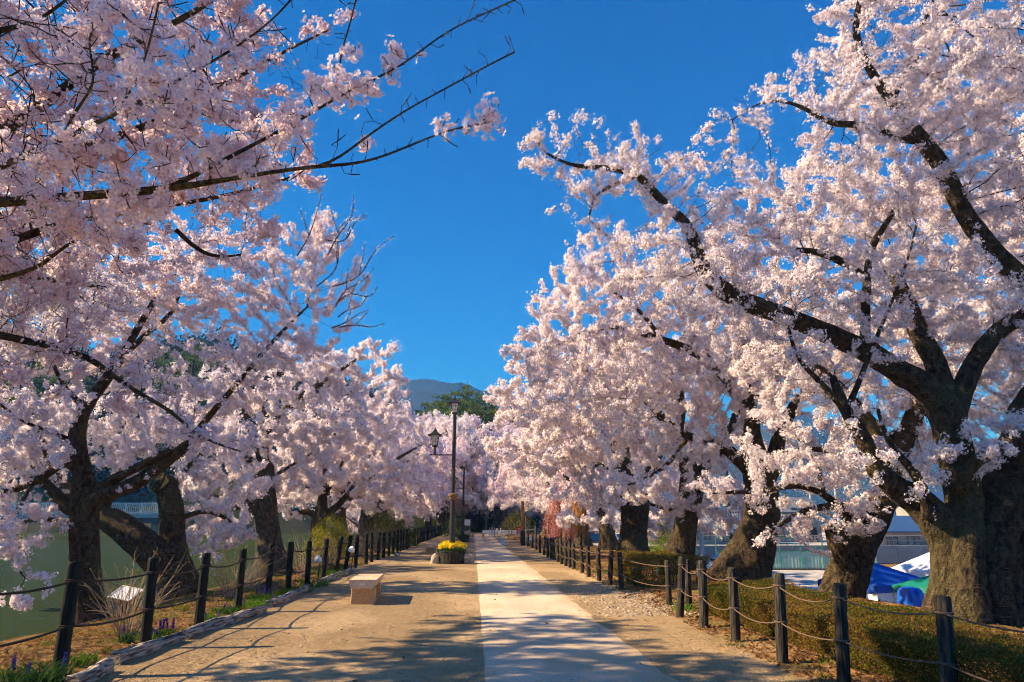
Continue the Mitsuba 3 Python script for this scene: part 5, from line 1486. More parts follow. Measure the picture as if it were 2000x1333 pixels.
def hedge(label, x0, x1, y0, y1, h, n, seed, leaf=0.026):
    rng = np.random.default_rng(seed)
    k = thing('hedge', label, 'hedge')
    S = []
    for i in range(int((y1 - y0) * 16)):
        o = np.array([rng.uniform(x0 + 0.2, x1 - 0.2), rng.uniform(y0, y1), 0])
        o[2] = ground_z(o[0], o[1]) - 0.03
        q_ = o + np.array([rng.normal() * 0.18, rng.normal() * 0.18, h * rng.uniform(0.6, 0.9)])
        S.append(tube(np.array([o, (o + q_) / 2 + rng.normal(size=3) * 0.04, q_]), [0.009, 0.006, 0.003], 4, caps=False))
    part(k, 'stems', join(S), 'twig_material', kind='stuff')
    # leaves: shell of the clipped body, thinning inwards
    u = rng.random((n, 3))
    face = rng.random(n)
    x = x0 + (x1 - x0) * u[:, 0]
    y = y0 + (y1 - y0) * u[:, 1]
    z = h * u[:, 2]
    depth = rng.exponential(0.05, n)
    top = face < 0.50
    frt = (face >= 0.50) & (face < 0.84)
    end = (face >= 0.84) & (face < 0.92)
    z = np.where(top, h - depth, z)
    x = np.where(frt, x0 + depth, x)
    y = np.where(end, np.where(u[:, 0] < 0.5, y0 + depth, y1 - depth), y)
    bulge = (meshkit.fbm(np.stack([x * 1.6, y * 1.6, z * 1.6], -1), 3, seed) - 0.5)
    z = z + bulge * 0.22
    x = x + (meshkit.fbm(np.stack([x * 1.2 + 7, y * 1.2, z * 1.6], -1), 3, seed + 1) - 0.5) * 0.5 - 0.12 * np.clip(z / h, 0, 1) * (u[:, 0] < 0.5)
    # rounded shoulder
    sh = np.clip((z / h - 0.75) / 0.25, 0, 1)
    x = np.where(frt, x + 0.14 * sh ** 2, x)
    g = ground_z(x, y)
    P = np.stack([x, y, np.maximum(z, 0.03) + g], -1)
    keep = meshkit.noise(P * 7.0, seed) > 0.20
    P = P[keep]
    n = len(P)
    t = np.clip((meshkit.fbm(P * 2.1, 3, seed + 9) - 0.35) / 0.3 + rng.normal(size=n) * 0.25, 0, 1)[:, None]
    c = np.array([0.070, 0.088, 0.018]) * (1 - t) + np.array([0.20, 0.125, 0.035]) * t
    r = rng.random((n, 1))
    c = np.where(r < 0.10, np.array([[0.30, 0.10, 0.035]]), np.where(r > 0.86, np.array([[0.20, 0.23, 0.03]]), c)) * rng.uniform(0.7, 1.25, (n, 1))
    m, c = merge_colored([slivers(P, unit(rand_dirs(n, rng) + [-0.2, 0, 0.7]), leaf, leaf * 0.32, c, rng)])
    part(k, 'foliage', m, 'leaf_material', color=c, kind='stuff')


hp = ground_at(1395, 1205)
hedge('long clipped hedge of olive and rust coloured leaves behind the right fence', 4.05, 5.5, 5.2, 12.6, 0.47, 150000, 441, 0.030)
hedge('short clipped hedge in front of the reddish peeling trunk', 4.1, 5.7, 17.0, 20.6, 0.62, 30000, 442, 0.045)

# ------------------------------------------------------------------ small fittings


def oriented(m, origin, fwd, up=(0, 0, 1)):
    """Local x = right, y = along FWD, z = up."""
    v, f = m
    y = unit(np.asarray(fwd, float))
    x = unit(np.cross(y, np.asarray(up, float)))
    z = np.cross(x, y)
    return v[:, :1] * x + v[:, 1:2] * y + v[:, 2:3] * z + np.asarray(origin, float), f


mat('flood_glass_material', (0.62, 0.66, 0.70), 0.12, 0.9)
mat('grey_metal_material', (0.34, 0.35, 0.35), 0.5, 0.5)
mat('white_paint_material', (0.74, 0.74, 0.72), 0.5, 0.4)

fb = at(246, 1160, 13.6)
k = thing('floodlight', 'black floodlight with bright glass facing up, standing in the shrub by the lake', 'floodlight')
nrm = np.array([0.05, -0.42, 0.9])
fw = np.array([0.25, 0.85, 0.42])
hs = lathe([(0.13, -0.22), (0.17, -0.14), (0.305, -0.012), (0.305, 0.0)], (0, 0, 0), 4, True)
part(k, 'housing', oriented((rotz(hs[0], 0) * np.array([1.0, 0.86, 1.0]), hs[1]), fb, fw, nrm), 'black_metal_material')
fr = [box((0.45, 0.022, 0.022), (0, sy * 0.182, 0.008), bevel=0.004) for sy in (-1, 1)] + [box((0.022, 0.342, 0.022), (sx * 0.214, 0, 0.008), bevel=0.004) for sx in (-1, 1)]
for m in fr:
    part(k, 'rim', oriented(m, fb, fw, nrm), 'white_paint_material')
part(k, 'glass', oriented(box((0.406, 0.342, 0.008), (0, 0, 0.002)), fb, fw, nrm), 'flood_glass_material')
part(k, 'bracket', join([rod(fb + [0, 0, -0.12], fb + [-0.04, -0.02, -0.36], 0.03, sides=8), rod(fb + [-0.04, -0.02, -0.36], fb + [-0.04, -0.02, -0.75], 0.038, sides=10)]), 'black_metal_material', smooth=40)


def small_lamp(p, face, label, s=1.0):
    k = thing('garden_lamp', label, 'lamp')
    face = unit(np.array(face, float))
    C = [p - face * 0.10 * s, p - face * 0.06 * s, p + face * 0.05 * s]
    part(k, 'head', tube(np.array(C), np.array([0.03, 0.07, 0.095]) * s, 14), 'white_paint_material', smooth=40)
    part(k, 'lens', tube(np.array([p + face * 0.05 * s, p + face * 0.06 * s]), 0.085 * s, 14), 'flood_glass_material')
    part(k, 'arm', rod(p - face * 0.08 * s, [p[0], p[1] + 0.06, float(ground_z(p[0], p[1])) - 0.05], 0.014 * s, sides=6), 'black_metal_material')


small_lamp(at(621, 1093, 17.9), (-0.7, -0.5, 0.5), 'small white spot lamp on a stem left of the eighth left post')
small_lamp(at(687, 1074, 21.8), (-0.5, -0.7, 0.5), 'small white spot lamp farther along, between leaning left posts')
pl = ground_at(1373, 1152, 0.0)
k = thing('spotlight', 'slim pale blue and white spotlight on a black stake behind the right fence', 'lamp')
tp = at(1369, 1112, pl[1])
part(k, 'stake', rod(pl + [0, 0, -0.1], tp, 0.02, sides=8), 'black_metal_material', smooth=40)
part(k, 'head', join([box((0.06, 0.10, 0.20), (0, 0, 0), bevel=0.015)]), 'white_paint_material')
v_, f_ = box((0.07, 0.10, 0.22), tp + [-0.06, 0, -0.08], bevel=0.015)
scene[k + '__head'] = mikit.ply((v_, f_), 'white_paint_material')
bx = ground_at(1284, 1128)
k = thing('utility_box', 'dark teal utility box in the shade left of the knobbly cherry trunk', 'box')
mat('teal_dark_material', (0.02, 0.06, 0.055), 0.35, 0.5)
part(k, 'body', box((0.75, 0.5, 0.55), bx + [0.7, 1.2, 0.25], bevel=0.02), 'teal_dark_material')
part(k, 'door', box((0.30, 0.01, 0.40), bx + [0.55, 0.942, 0.27], bevel=0.004), 'teal_dark_material')
part(k, 'label_plate', box((0.10, 0.008, 0.12), bx + [0.62, 0.930, 0.36]), 'white_plate_material')

# ------------------------------------------------------------------ the lower ground on the right: sheet fence, van, tents, houses, poles
PZ0 = -2.88
mat('sheet_material', lambda p, n, uv: mix((0.20, 0.40, 0.33), (0.36, 0.52, 0.44), smoothstep(0.3, 0.7, fbm(p.x * 0.8, p.y * 0.8, p.z * 2, 3))), 0.5, 0.4)
mat('green_metal_material', (0.05, 0.24, 0.15), 0.5, 0.4)


def sheet_fence(a, b, label, h=1.65, mesh_h=0.0):
    k = thing('sheet_fence', label, 'fence')
    a, b = np.array(a, float), np.array(b, float)
    L = np.linalg.norm(b - a)
    d = (b - a) / L
    nrm_ = np.array([-d[1], d[0], 0])
    n = int(L / 0.9)
    for i in range(n):
        w = L / n
        m = 25
        t = np.linspace(0.005, w - 0.005, m)
        off = 0.028 * np.abs(((t / 0.18) % 2) - 1)
        P = a + d * (i * w + t)[:, None] + nrm_ * off[:, None]
        v = np.vstack([P + [0, 0, 0.15], P + [0, 0, h]])
        j = np.arange(m - 1)
        part(k, 'sheet', (v, np.stack([j, j + 1, m + j + 1, m + j], 1)), 'sheet_material')
    part(k, 'kerb', oriented(box((0.25, L, 0.16), (0, L / 2, 0.08)), a, d), 'kerb_material')
    part(k, 'rail', tube(np.array([a + [0, 0, h + 0.02], b + [0, 0, h + 0.02]]), 0.035, 6), 'green_metal_material')
    if mesh_h:
        for i in range(int(L / 2.0) + 1):
            q_ = a + d * min(i * 2.0, L)
            part(k, 'post', rod(q_ + [0, 0, 0], q_ + [0, 0, h + mesh_h], 0.035, sides=6), 'green_metal_material')
        part(k, 'rail', tube(np.array([a + [0, 0, h + mesh_h], b + [0, 0, h + mesh_h]]), 0.03, 6), 'green_metal_material')
        W = []
        for s_ in (-1, 1):
            for t in np.arange(-mesh_h, L + mesh_h, 0.25):
                p0, p1 = np.array([t, 0.05]), np.array([t + s_ * mesh_h, mesh_h])
                if p0[0] < 0 or p0[0] > L or p1[0] < 0 or p1[0] > L:
                    continue
                W.append(rod(a + d * p0[0] + [0, 0, h + p0[1]], a + d * p1[0] + [0, 0, h + p1[1]], 0.006, sides=3))
        part(k, 'netting', join(W), 'green_metal_material', kind='stuff')


mat('kerb_material', (0.10, 0.10, 0.095), 0.9, 0.1)
sheet_fence([23.0, 66.5, PZ0], [38.0, 65.5, PZ0], 'pale green corrugated sheet fence with netting above, beyond the grey lot', 1.65, 1.25)
sheet_fence([43.0, 65.0, PZ0], [33.0, 47.5, PZ0], 'pale green sheet fence running down towards the white tent', 1.9)


def canopy(c, w, d, ang, eave, peak, label, mat_, wall=None, wall_mat=None, valance=0.28):
    """Pop-up canopy tent: hipped roof with a hanging valance, four legs, and side walls."""
    k = thing('canopy_tent', label, 'tent')

    def put(m):
        return rotz(m[0], ang) + np.array(c, float), m[1]
    ap = np.array([0, 0, peak])
    co = np.array([(-w / 2, -d / 2, eave), (w / 2, -d / 2, eave), (w / 2, d / 2, eave), (-w / 2, d / 2, eave)])
    P, q = [], []
    for s_ in range(4):
        p0, p1 = co[s_], co[(s_ + 1) % 4]
        n = 10
        o = len(P)
        for a in range(n + 1):
            for b in range(a + 1):
                t = a / n
                u = b / a if a else 0.5
                sag = 0.05 * math.sin(math.pi * u) * math.sin(math.pi * min(t, 0.98))
                P.append(ap + (p0 + (p1 - p0) * u - ap) * t - np.array([0, 0, sag]))
        for a in range(n):
            for b in range(a + 1):
                i0, i1 = o + a * (a + 1) // 2 + b, o + (a + 1) * (a + 2) // 2 + b
                q.append([i0, i1, i1 + 1])
                if b < a:
                    q.append([i0, i1 + 1, i0 + 1])
    P, q = np.array(P), np.array(q)
    part(k, 'roof', put((P, q)), mat_)
    m = 12
    V = []
    cs = [(-w / 2, -d / 2), (w / 2, -d / 2), (w / 2, d / 2), (-w / 2, d / 2)]
    for s_ in range(4):
        p0, p1 = np.array(cs[s_]), np.array(cs[(s_ + 1) % 4])
        t = np.linspace(0, 1, m)[:, None]
        Q = p0 + (p1 - p0) * t
        wv = 0.012 * np.sin(t[:, 0] * 17)
        nn = np.array([p1[1] - p0[1], p0[0] - p1[0]]) / np.linalg.norm(p1 - p0)
        top = np.c_[Q + nn * 0.012, np.full(m, eave)]
        bot = np.c_[Q + nn * (0.02 + wv)[:, None], np.full(m, eave - valance)]
        jj = np.arange(m - 1)
        V.append((np.vstack([top, bot]), np.stack([jj, m + jj, m + jj + 1, jj + 1], 1)))
    for v in V:
        part(k, 'valance', put(v), mat_)
    for x, y in cs:
        part(k, 'leg', put(rod((x * 0.97, y * 0.97, 0), (x * 0.97, y * 0.97, eave), 0.022, sides=6)), 'grey_metal_material')
    for s_ in wall or ():
        p0, p1 = np.array(cs[s_]) * 0.955, np.array(cs[(s_ + 1) % 4]) * 0.955
        m2, r2 = 40, 6
        t = np.linspace(0, 1, m2)
        nn = np.array([p1[1] - p0[1], p0[0] - p1[0]]) / np.linalg.norm(p1 - p0)
        G_ = []
        for r in range(r2):
            h_ = 0.05 + (eave - 0.10) * r / (r2 - 1)
            wv = 0.012 * np.sin(t * 21 + r * 0.4) + 0.008 * np.sin(t * 47 + r)
            G_.append(np.c_[p0 + (p1 - p0) * t[:, None] + nn * wv[:, None], np.full(m2, h_)])
        i, j = np.meshgrid(np.arange(r2 - 1), np.arange(m2 - 1), indexing='ij')
        q = np.stack([i * m2 + j, i * m2 + j + 1, (i + 1) * m2 + j + 1, (i + 1) * m2 + j], -1).reshape(-1, 4)
        part(k, 'side_wall', put((np.vstack(G_), q)), wall_mat or mat_, smooth=True)


mat('blue_canvas_material', (0.006, 0.055, 0.36), 0.5, 0.4)
mat('white_canvas_material', (0.72, 0.74, 0.80), 0.6, 0.3)
mat('green_canvas_material', (0.01, 0.20, 0.13), 0.5, 0.4)
mat('tarp_material', (0.008, 0.10, 0.55), 0.35, 0.5)


def tent_at(px, py, depth):
    p = at(px, py, depth)
    return np.array([p[0], p[1], PZ0])


ta = at(1712, 1108, 29.0)
canopy(tent_at(1708, 1108, 29.0), 3.3, 3.0, 0.30, at(1716, 1142, 27.6)[2] - PZ0, at(1716, 1099, 29.0)[2] - PZ0, 'blue pop-up canopy tent with white side walls, right of the leaning trunk', 'blue_canvas_material', (0, 1, 3), 'white_canvas_material')
canopy(tent_at(1824, 1082, 32.0), 2.7, 2.7, 0.30, at(1771, 1116, 31.0)[2] - PZ0, at(1816, 1076, 32.0)[2] - PZ0, 'white canopy tent standing highest behind the green one', 'white_canvas_material', (0, 3), 'white_canvas_material', 0.4)
canopy(tent_at(1838, 1118, 27.0), 2.7, 2.7, 0.62, at(1785, 1150, 26.0)[2] - PZ0, at(1838, 1118, 27.0)[2] - PZ0, 'dark green canopy tent half hidden by the massive trunk', 'green_canvas_material', None, None, 0.2)
c0 = tent_at(1779, 1170, 25.2)
rngt = np.random.default_rng(9)
m = trimesh.creation.icosphere(subdivisions=4)
v = np.array(m.vertices)
v = np.sign(v) * np.abs(v) ** 0.45
v = v * (1 + 0.10 * (meshkit.fbm(v * 2.3, 3, 4) - 0.5)[:, None])
v[:, :2] += 0.06 * np.sin(v[:, 2:3] * 3 + v[:, :1] * 9)
hh_ = (at(1779, 1147, 25.2)[2] - PZ0) / 2
single('tarp', (v * np.array([0.36, 0.4, hh_]) + c0 + [0, 0, hh_], np.array(m.faces)), 'tarp_material', 'bright blue tarp wrapped round a stack between the blue and green tents', 'tarp', smooth=50)

# the van
mat('van_paint_material', (0.30, 0.33, 0.40), 0.25, 0.6, clearcoat=0.6)
mat('van_roof_material', (0.03, 0.18, 0.55), 0.3, 0.6, clearcoat=0.6)
mat('dark_glass_material', (0.012, 0.03, 0.025), 0.05, 0.8)
mat('rubber_material', (0.02, 0.02, 0.02), 0.8, 0.2)
from shapely.geometry import Polygon


def slab(poly, w, c, ang, y0=None):
    """A side profile (x along, z up) extruded across the width."""
    mm = trimesh.creation.extrude_polygon(Polygon(poly).buffer(-0.03).buffer(0.03), w)
    v, f = vf(mm)
    v = np.stack([v[:, 0], v[:, 2] - w / 2 if y0 is None else v[:, 2] + y0, v[:, 1]], -1)
    return rotz(v, ang) + np.array(c, float), f[:, ::-1]


vc = at(1418, 1100, 56.0)
vc = np.array([vc[0], vc[1], PZ0])
k = thing('van', 'small blue and grey parked van, partly behind the mossy leaning trunk', 'van')
ang = 0.12
body = [(-1.75, 0.32), (-1.78, 0.85), (-1.62, 1.02), (-1.15, 1.08), (1.70, 1.08), (1.74, 0.4), (1.68, 0.3)]
part(k, 'body', slab(body, 1.48, vc, ang), 'van_paint_material')
part(k, 'cabin', slab([(-1.18, 1.07), (-0.72, 1.68), (1.58, 1.72), (1.68, 1.07)], 1.40, vc, ang), 'van_paint_material')
part(k, 'roof', slab([(-0.78, 1.66), (-0.55, 1.80), (1.40, 1.84), (1.60, 1.70)], 1.42, vc, ang), 'van_roof_material')
for s_ in (-1, 1):
    y0 = 0.70 if s_ > 0 else -0.715
    part(k, 'window', slab([(-0.98, 1.14), (-0.66, 1.58), (0.05, 1.60), (0.05, 1.14)], 0.015, vc, ang, y0), 'dark_glass_material')
    part(k, 'window', slab([(0.15, 1.14), (0.15, 1.60), (1.42, 1.62), (1.50, 1.14)], 0.015, vc, ang, y0), 'dark_glass_material')
    for x in (-1.12, 1.12):
        wv, wf = lathe([(0.0, -0.08), (0.2, -0.08), (0.27, -0.06), (0.28, 0.0), (0.27, 0.06), (0.2, 0.08), (0.0, 0.08)], (0, 0, 0), 20)
        wv = np.stack([wv[:, 0], wv[:, 2], wv[:, 1]], -1) + np.array([x, s_ * 0.68, 0.28])
        part(k, 'wheel', (rotz(wv, ang) + vc, wf), 'rubber_material', smooth=30)
v = box((0.02, 1.2, 0.50), (0, 0, 0))
part(k, 'windscreen', (rotz(v[0] @ np.array([[math.cos(0.63), 0, -math.sin(0.63)], [0, 1, 0], [math.sin(0.63), 0, math.cos(0.63)]]).T @ np.diag([1, 1, 1]) + np.array([-0.985, 0, 1.37]), ang) + vc, v[1]), 'dark_glass_material')
for s_ in (-1, 1):
    part(k, 'headlight', (rotz(box((0.06, 0.26, 0.16), (-1.73, s_ * 0.52, 0.82), bevel=0.02)[0], ang) + vc, box((1, 1, 1), bevel=0.1)[1]), 'flood_glass_material')
part(k, 'mirror', (rotz(box((0.10, 0.08, 0.16), (-0.95, -0.78, 1.18), bevel=0.02)[0], ang) + vc, box((1, 1, 1), bevel=0.1)[1]), 'van_paint_material')

# houses of the street beyond
mat('tile_roof_material', lambda p, n, uv: mix((0.10, 0.115, 0.14), (0.20, 0.22, 0.25), smoothstep(0.3, 0.7, fbm(p.x * 3, p.y * 3, p.z * 3, 3))), 0.5, 0.5)
mat('plaster_material', lambda p, n, uv: mix((0.26, 0.26, 0.235), (0.38, 0.37, 0.335), fbm(p.x, p.y, p.z, 3)), 0.8, 0.2)
mat('pink_wall_material', lambda p, n, uv: mix((0.36, 0.24, 0.18), (0.46, 0.33, 0.26), fbm(p.x, p.y, p.z, 3)), 0.8, 0.2)
mat('timber_dark_material', (0.07, 0.05, 0.04), 0.7, 0.2)
mat('blue_roof_material', (0.045, 0.10, 0.22), 0.4, 0.5)
mat('pane_material', (0.10, 0.14, 0.16), 0.06, 0.8)
mat('concrete_material', lambda p, n, uv: mix((0.26, 0.255, 0.235), (0.40, 0.39, 0.36), fbm(p.x * 1.5, p.y * 1.5, p.z * 2.5, 4)), 0.9, 0.15)


def house(c, w, d, wall_h, ridge_h, ang, label, wall_m, roof_m, windows, ribs=True):
    k = thing('house', label, 'house')
    c = np.array(c, float)

    def put(m):
        return rotz(m[0], ang) + c, m[1]
    part(k, 'wall', put(box((w, d, wall_h), (0, 0, wall_h / 2))), wall_m)
    e = 0.5
    V = np.array([[-w / 2 - e, -d / 2 - e, wall_h - 0.15], [w / 2 + e, -d / 2 - e, wall_h - 0.15], [w / 2 + e, 0, ridge_h], [-w / 2 - e, 0, ridge_h], [-w / 2 - e, d / 2 + e, wall_h - 0.15], [w / 2 + e, d / 2 + e, wall_h - 0.15]])
    V2 = V + [0, 0, 0.14]
    q = np.array([[6, 7, 8, 9], [9, 8, 11, 10], [0, 3, 2, 1], [3, 4, 5, 2], [0, 1, 7, 6], [4, 10, 11, 5]])
    tri = np.array([[0, 6, 9], [0, 9, 3], [3, 9, 10], [3, 10, 4], [1, 2, 8], [1, 8, 7], [2, 5, 11], [2, 11, 8]])
    vv = np.vstack([V, V2])
    rk = part(k, 'roof', put((vv, np.vstack([q[:, [0, 1, 2]], q[:, [0, 2, 3]], tri]))), roof_m)
    [part(k, 'gable', put((np.array([[s_ * w / 2, -d / 2, wall_h], [s_ * w / 2, d / 2, wall_h], [s_ * w / 2, 0, ridge_h - 0.1]]), np.array([[0, 1, 2]]))), wall_m) for s_ in (-1, 1)]
    if ribs:
        B = []
        for x in np.arange(-w / 2 - e + 0.1, w / 2 + e, 0.36):
            for s_ in (-1, 1):
                B.append(rod((x, s_ * (d / 2 + e), wall_h + 0.01), (x, 0, ridge_h + 0.16), 0.07, sides=6))
        B.append(rod((-w / 2 - e, 0, ridge_h + 0.2), (w / 2 + e, 0, ridge_h + 0.2), 0.16, sides=8))
        part(rk, 'tile_ribs', put(join(B)), roof_m, kind='stuff')
    for x, z, ww, hh2 in windows:
        y = -d / 2
        fk = part(k, 'window', put(join([box((ww + 0.12, 0.06, 0.06), (x, y - 0.02, z + s_ * hh2 / 2)) for s_ in (-1, 1)] + [box((0.06, 0.06, hh2 - 0.06), (x + t * ww / 2, y - 0.02, z)) for t in (-1, 0, 1)])), 'timber_dark_material', kind=None)
        part(fk, 'pane', put(box((ww, 0.02, hh2), (x, y - 0.012, z))), 'pane_material')
    part(k, 'door', put(box((0.9, 0.05, 1.9), (w * 0.36, -d / 2 - 0.02, 0.97), bevel=0.01)), 'timber_dark_material')


def on_lot(px, depth):
    p = at(px, 1040, depth)
    return [p[0], p[1], PZ0]


hp = at(1425, 1066, 82)
house([hp[0], hp[1] + 3, hp[2] - 0.3], 11, 6, at(1425, 1034, 82)[2] - hp[2] + 0.3, at(1425, 1004, 85)[2] - hp[2] + 0.3, 0.06, 'low house with grey ribbed tile roof behind the van', 'plaster_material', 'tile_roof_material', [(-3.2, 1.5, 1.6, 1.0), (0.2, 1.4, 2.2, 1.3), (2.4, 1.5, 1.2, 1.0)])
hp = at(1545, 1052, 88)
house([hp[0] + 1, hp[1] + 5, hp[2] - 0.6], 8, 6, at(1545, 1000, 88)[2] - hp[2] + 0.6, at(1545, 972, 91)[2] - hp[2] + 0.6, 0.1, 'two-storey plaster house with grey roof right of the thick leaning trunk', 'plaster_material', 'tile_roof_material', [(-2.4, 3.8, 1.5, 1.1), (0.8, 3.8, 1.5, 1.1), (-2.2, 1.4, 1.8, 1.2), (0.6, 1.4, 1.6, 1.2)], ribs=False)
hp = at(1770, 1080, 78)
house([hp[0] + 1, hp[1] + 4, hp[2] - 0.5], 9, 6, at(1770, 1038, 78)[2] - hp[2] + 0.5, at(1770, 1010, 81)[2] - hp[2] + 0.5, 0.2, 'pinkish house with pale blue roof seen over the white tent', 'pink_wall_material', 'blue_roof_material', [(-2.8, 1.6, 1.5, 1.1), (0.2, 1.6, 1.7, 1.2)], ribs=False)
hp = at(1890, 1040, 92)
house([hp[0], hp[1] + 4, hp[2] - 1.0], 10, 7, at(1890, 990, 92)[2] - hp[2] + 1, at(1890, 962, 95)[2] - hp[2] + 1, 0.2, 'blue roofed house between the stems of the massive tree', 'plaster_material', 'blue_roof_material', [(-3, 2.8, 1.6, 1.2), (0, 2.8, 1.6, 1.2), (-3, 1.0, 1.6, 1.2)], ribs=False)
hp = at(1300, 1052, 92)
house([hp[0] + 1, hp[1] + 4, hp[2] - 1.0], 10, 7, at(1300, 1010, 92)[2] - hp[2] + 1, at(1300, 985, 95)[2] - hp[2] + 1, -0.1, 'dim grey house between the peeling trunk and the knobbly one', 'plaster_material', 'tile_roof_material', [(-3, 1.6, 1.6, 1.1), (0, 1.6, 1.6, 1.1)])
# retaining wall with a railing under the houses
k = thing('retaining_wall', 'long concrete retaining wall with a thin railing below the street houses', 'wall')
wa, wb = at(1290, 1066, 76), at(1900, 1066, 76)
L = wb[0] - wa[0]
for i in range(12):
    part(k, 'panel', box((L / 12 - 0.03, 0.4, wa[2] - PZ0), (wa[0] + (i + 0.5) * L / 12, wa[1], (wa[2] + PZ0) / 2)), 'concrete_material')
part(k, 'railing', join([rod((wa[0], wa[1], wa[2] + h_), (wb[0], wa[1], wa[2] + h_), 0.03, sides=5) for h_ in (0.5, 1.0)] + [rod((x, wa[1], wa[2]), (x, wa[1], wa[2] + 1.0), 0.035, sides=5) for x in np.arange(wa[0], wb[0], 2.0)]), 'grey_metal_material', kind='stuff')
struct('ground_terrace', grid(np.linspace(wa[0] - 20, wb[0] + 60, 8), np.linspace(wa[1] + 0.2, wa[1] + 90, 8), lambda x, y: x * 0 + wa[2] - 0.1), 'plaza_material')


def pole(px, depth, top_py, r, label, m_='grey_metal_material', base_z=PZ0, arms=2):
    b = at(px, 1040, depth)
    t = at(px, top_py, depth)[2]
    k = thing('utility_pole', label, 'pole')
    part(k, 'shaft', tube(np.array([[b[0], b[1], base_z], [b[0], b[1], t]]), [r, r * 0.7], 12), m_, smooth=40)
    for i in range(arms):
        part(k, 'crossarm', box((1.8, 0.09, 0.10), (b[0], b[1] - 0.12, t - 0.5 - 0.7 * i)), m_)
    if arms:
        part(k, 'transformer', lathe([(0.0, 0), (0.22, 0.02), (0.24, 0.1), (0.24, 0.7), (0.1, 0.78), (0, 0.8)], (b[0] + 0.4, b[1], t - 2.6), 12), m_, smooth=40)


mat('pole_concrete_material', (0.42, 0.42, 0.40), 0.8, 0.2)
pole(1369, 52, 860, 0.17, 'pale concrete utility pole right of the knobbly cherry trunk', 'pole_concrete_material')
pole(1641, 84, 872, 0.18, 'far white utility pole against the blue hills on the right', 'pole_concrete_material')
pole(1428, 44, 880, 0.13, 'slender black lamp pole in front of the grey tile roof', 'black_metal_material', arms=0)
pole(1590, 95, 930, 0.18, 'far pale utility pole over the plaster house roof', 'pole_concrete_material')

# ------------------------------------------------------------------ the far end of the path
mat('red_sign_material', (0.55, 0.02, 0.03), 0.5, 0.4)
mat('post_orange_material', lambda p, n, uv: mix((0.22, 0.10, 0.03), (0.42, 0.20, 0.06), noise(p.x * 8, p.y * 8, p.z * 3)), 0.7, 0.2)


def board(px, py, depth, w, h, label, m_, leg_h, cat='sign', stripes=0, name='sign_board'):
    p = at(px, py, depth)
    g = float(ground_z(p[0], p[1]))
    k = thing(name, label, cat)
    part(k, 'panel', box((w, 0.03, h), p, bevel=0.008), m_)
    for s_ in (-1, 1):
        part(k, 'leg', rod((p[0] + s_ * w * 0.4, p[1] + 0.03, g - 0.05), (p[0] + s_ * w * 0.4, p[1] + 0.03, p[2] + h * 0.45), 0.025, sides=6), 'grey_metal_material')
    if stripes:
        part(k, 'lettering', join([box((w * (0.62 if i % 2 else 0.5), 0.006, h * 0.10), (p[0], p[1] - 0.019, p[2] + h * (0.25 - 0.25 * i))) for i in range(stripes)]), 'white_paint_material', kind='stuff')
    return p


board(1014, 1036, 58, 0.42, 0.55, 'red sign board with white marks standing on the right edge of the walk', 'red_sign_material', 0.6, stripes=3)
p = at(1022, 1064, 52)
g = ground_at(1021, 1066)
k = thing('marker_post', 'tall orange-brown timber post beside the red sign board', 'post')
part(k, 'shaft', box((0.22, 0.22, 2.9), g + [0, 0, 1.4], bevel=0.02), 'post_orange_material')
part(k, 'foot', box((0.30, 0.30, 1.0), g + [0, 0, 0.45], bevel=0.02), 'right_post_material')
k = thing('pipe_frame', 'thin white pipe frame right of the orange-brown post', 'frame')
q0 = ground_at(1027, 1066)
for dx in (0.0, 0.62):
    part(k, 'upright', rod(q0 + [dx, 0, -0.05], q0 + [dx, 0, 1.9 - dx], 0.025, sides=6), 'white_paint_material')
part(k, 'crossbar', rod(q0 + [0, 0, 1.0], q0 + [0.62, 0, 1.0], 0.02, sides=6), 'white_paint_material')
board(1038, 1052, 50, 0.46, 0.30, 'low white information panel in a dark frame behind the right fence', 'white_paint_material', 0.7)
board(912, 1021, 66, 0.62, 0.55, 'white notice board on legs behind the second street lamp', 'white_paint_material', 1.2)
g = ground_at(913, 1053)
single('stone_marker', box((0.55, 0.35, 0.75), g + [0, 0.2, 0.36], bevel=0.05), 'rock_material', 'squat pale stone marker beside the second planter', 'stone')
street_lamp(*ground_at(950, 1045)[:2], 'third black street lamp, tiny at the far end of the path', arm=False)
BPL = ['leftmost', 'second from the left', 'third from the left', 'middle one', 'third from the right', 'second from the right', 'rightmost']
for n, (px, py) in enumerate([(956, 1047), (961, 1047), (966, 1048), (971, 1049), (978, 1049), (994, 1050), (1022, 1050)]):
    g = ground_at(px, py + 1)
    kk = single('bollard', lathe([(0.0, -0.1), (0.06, -0.1), (0.06, 0.86), (0.045, 0.9), (0.0, 0.91)], g, 12), 'grey_metal_material', f'grey metal bollard at the far end of the path, {BPL[n]}', 'bollard', 'bollards at the far end of the path', smooth=40)
g = ground_at(1000, 1049)
k = thing('barrier', 'low white barrier across the far right end of the walk', 'barrier')
for i in range(3):
    part(k, 'panel', box((1.5, 0.06, 0.42), g + [-2.2 + i * 1.6, 4.0, 0.40], bevel=0.01), 'white_paint_material')
    part(k, 'foot', box((0.08, 0.4, 0.2), g + [-2.2 + i * 1.6, 4.0, 0.1], bevel=0.01), 'grey_metal_material')
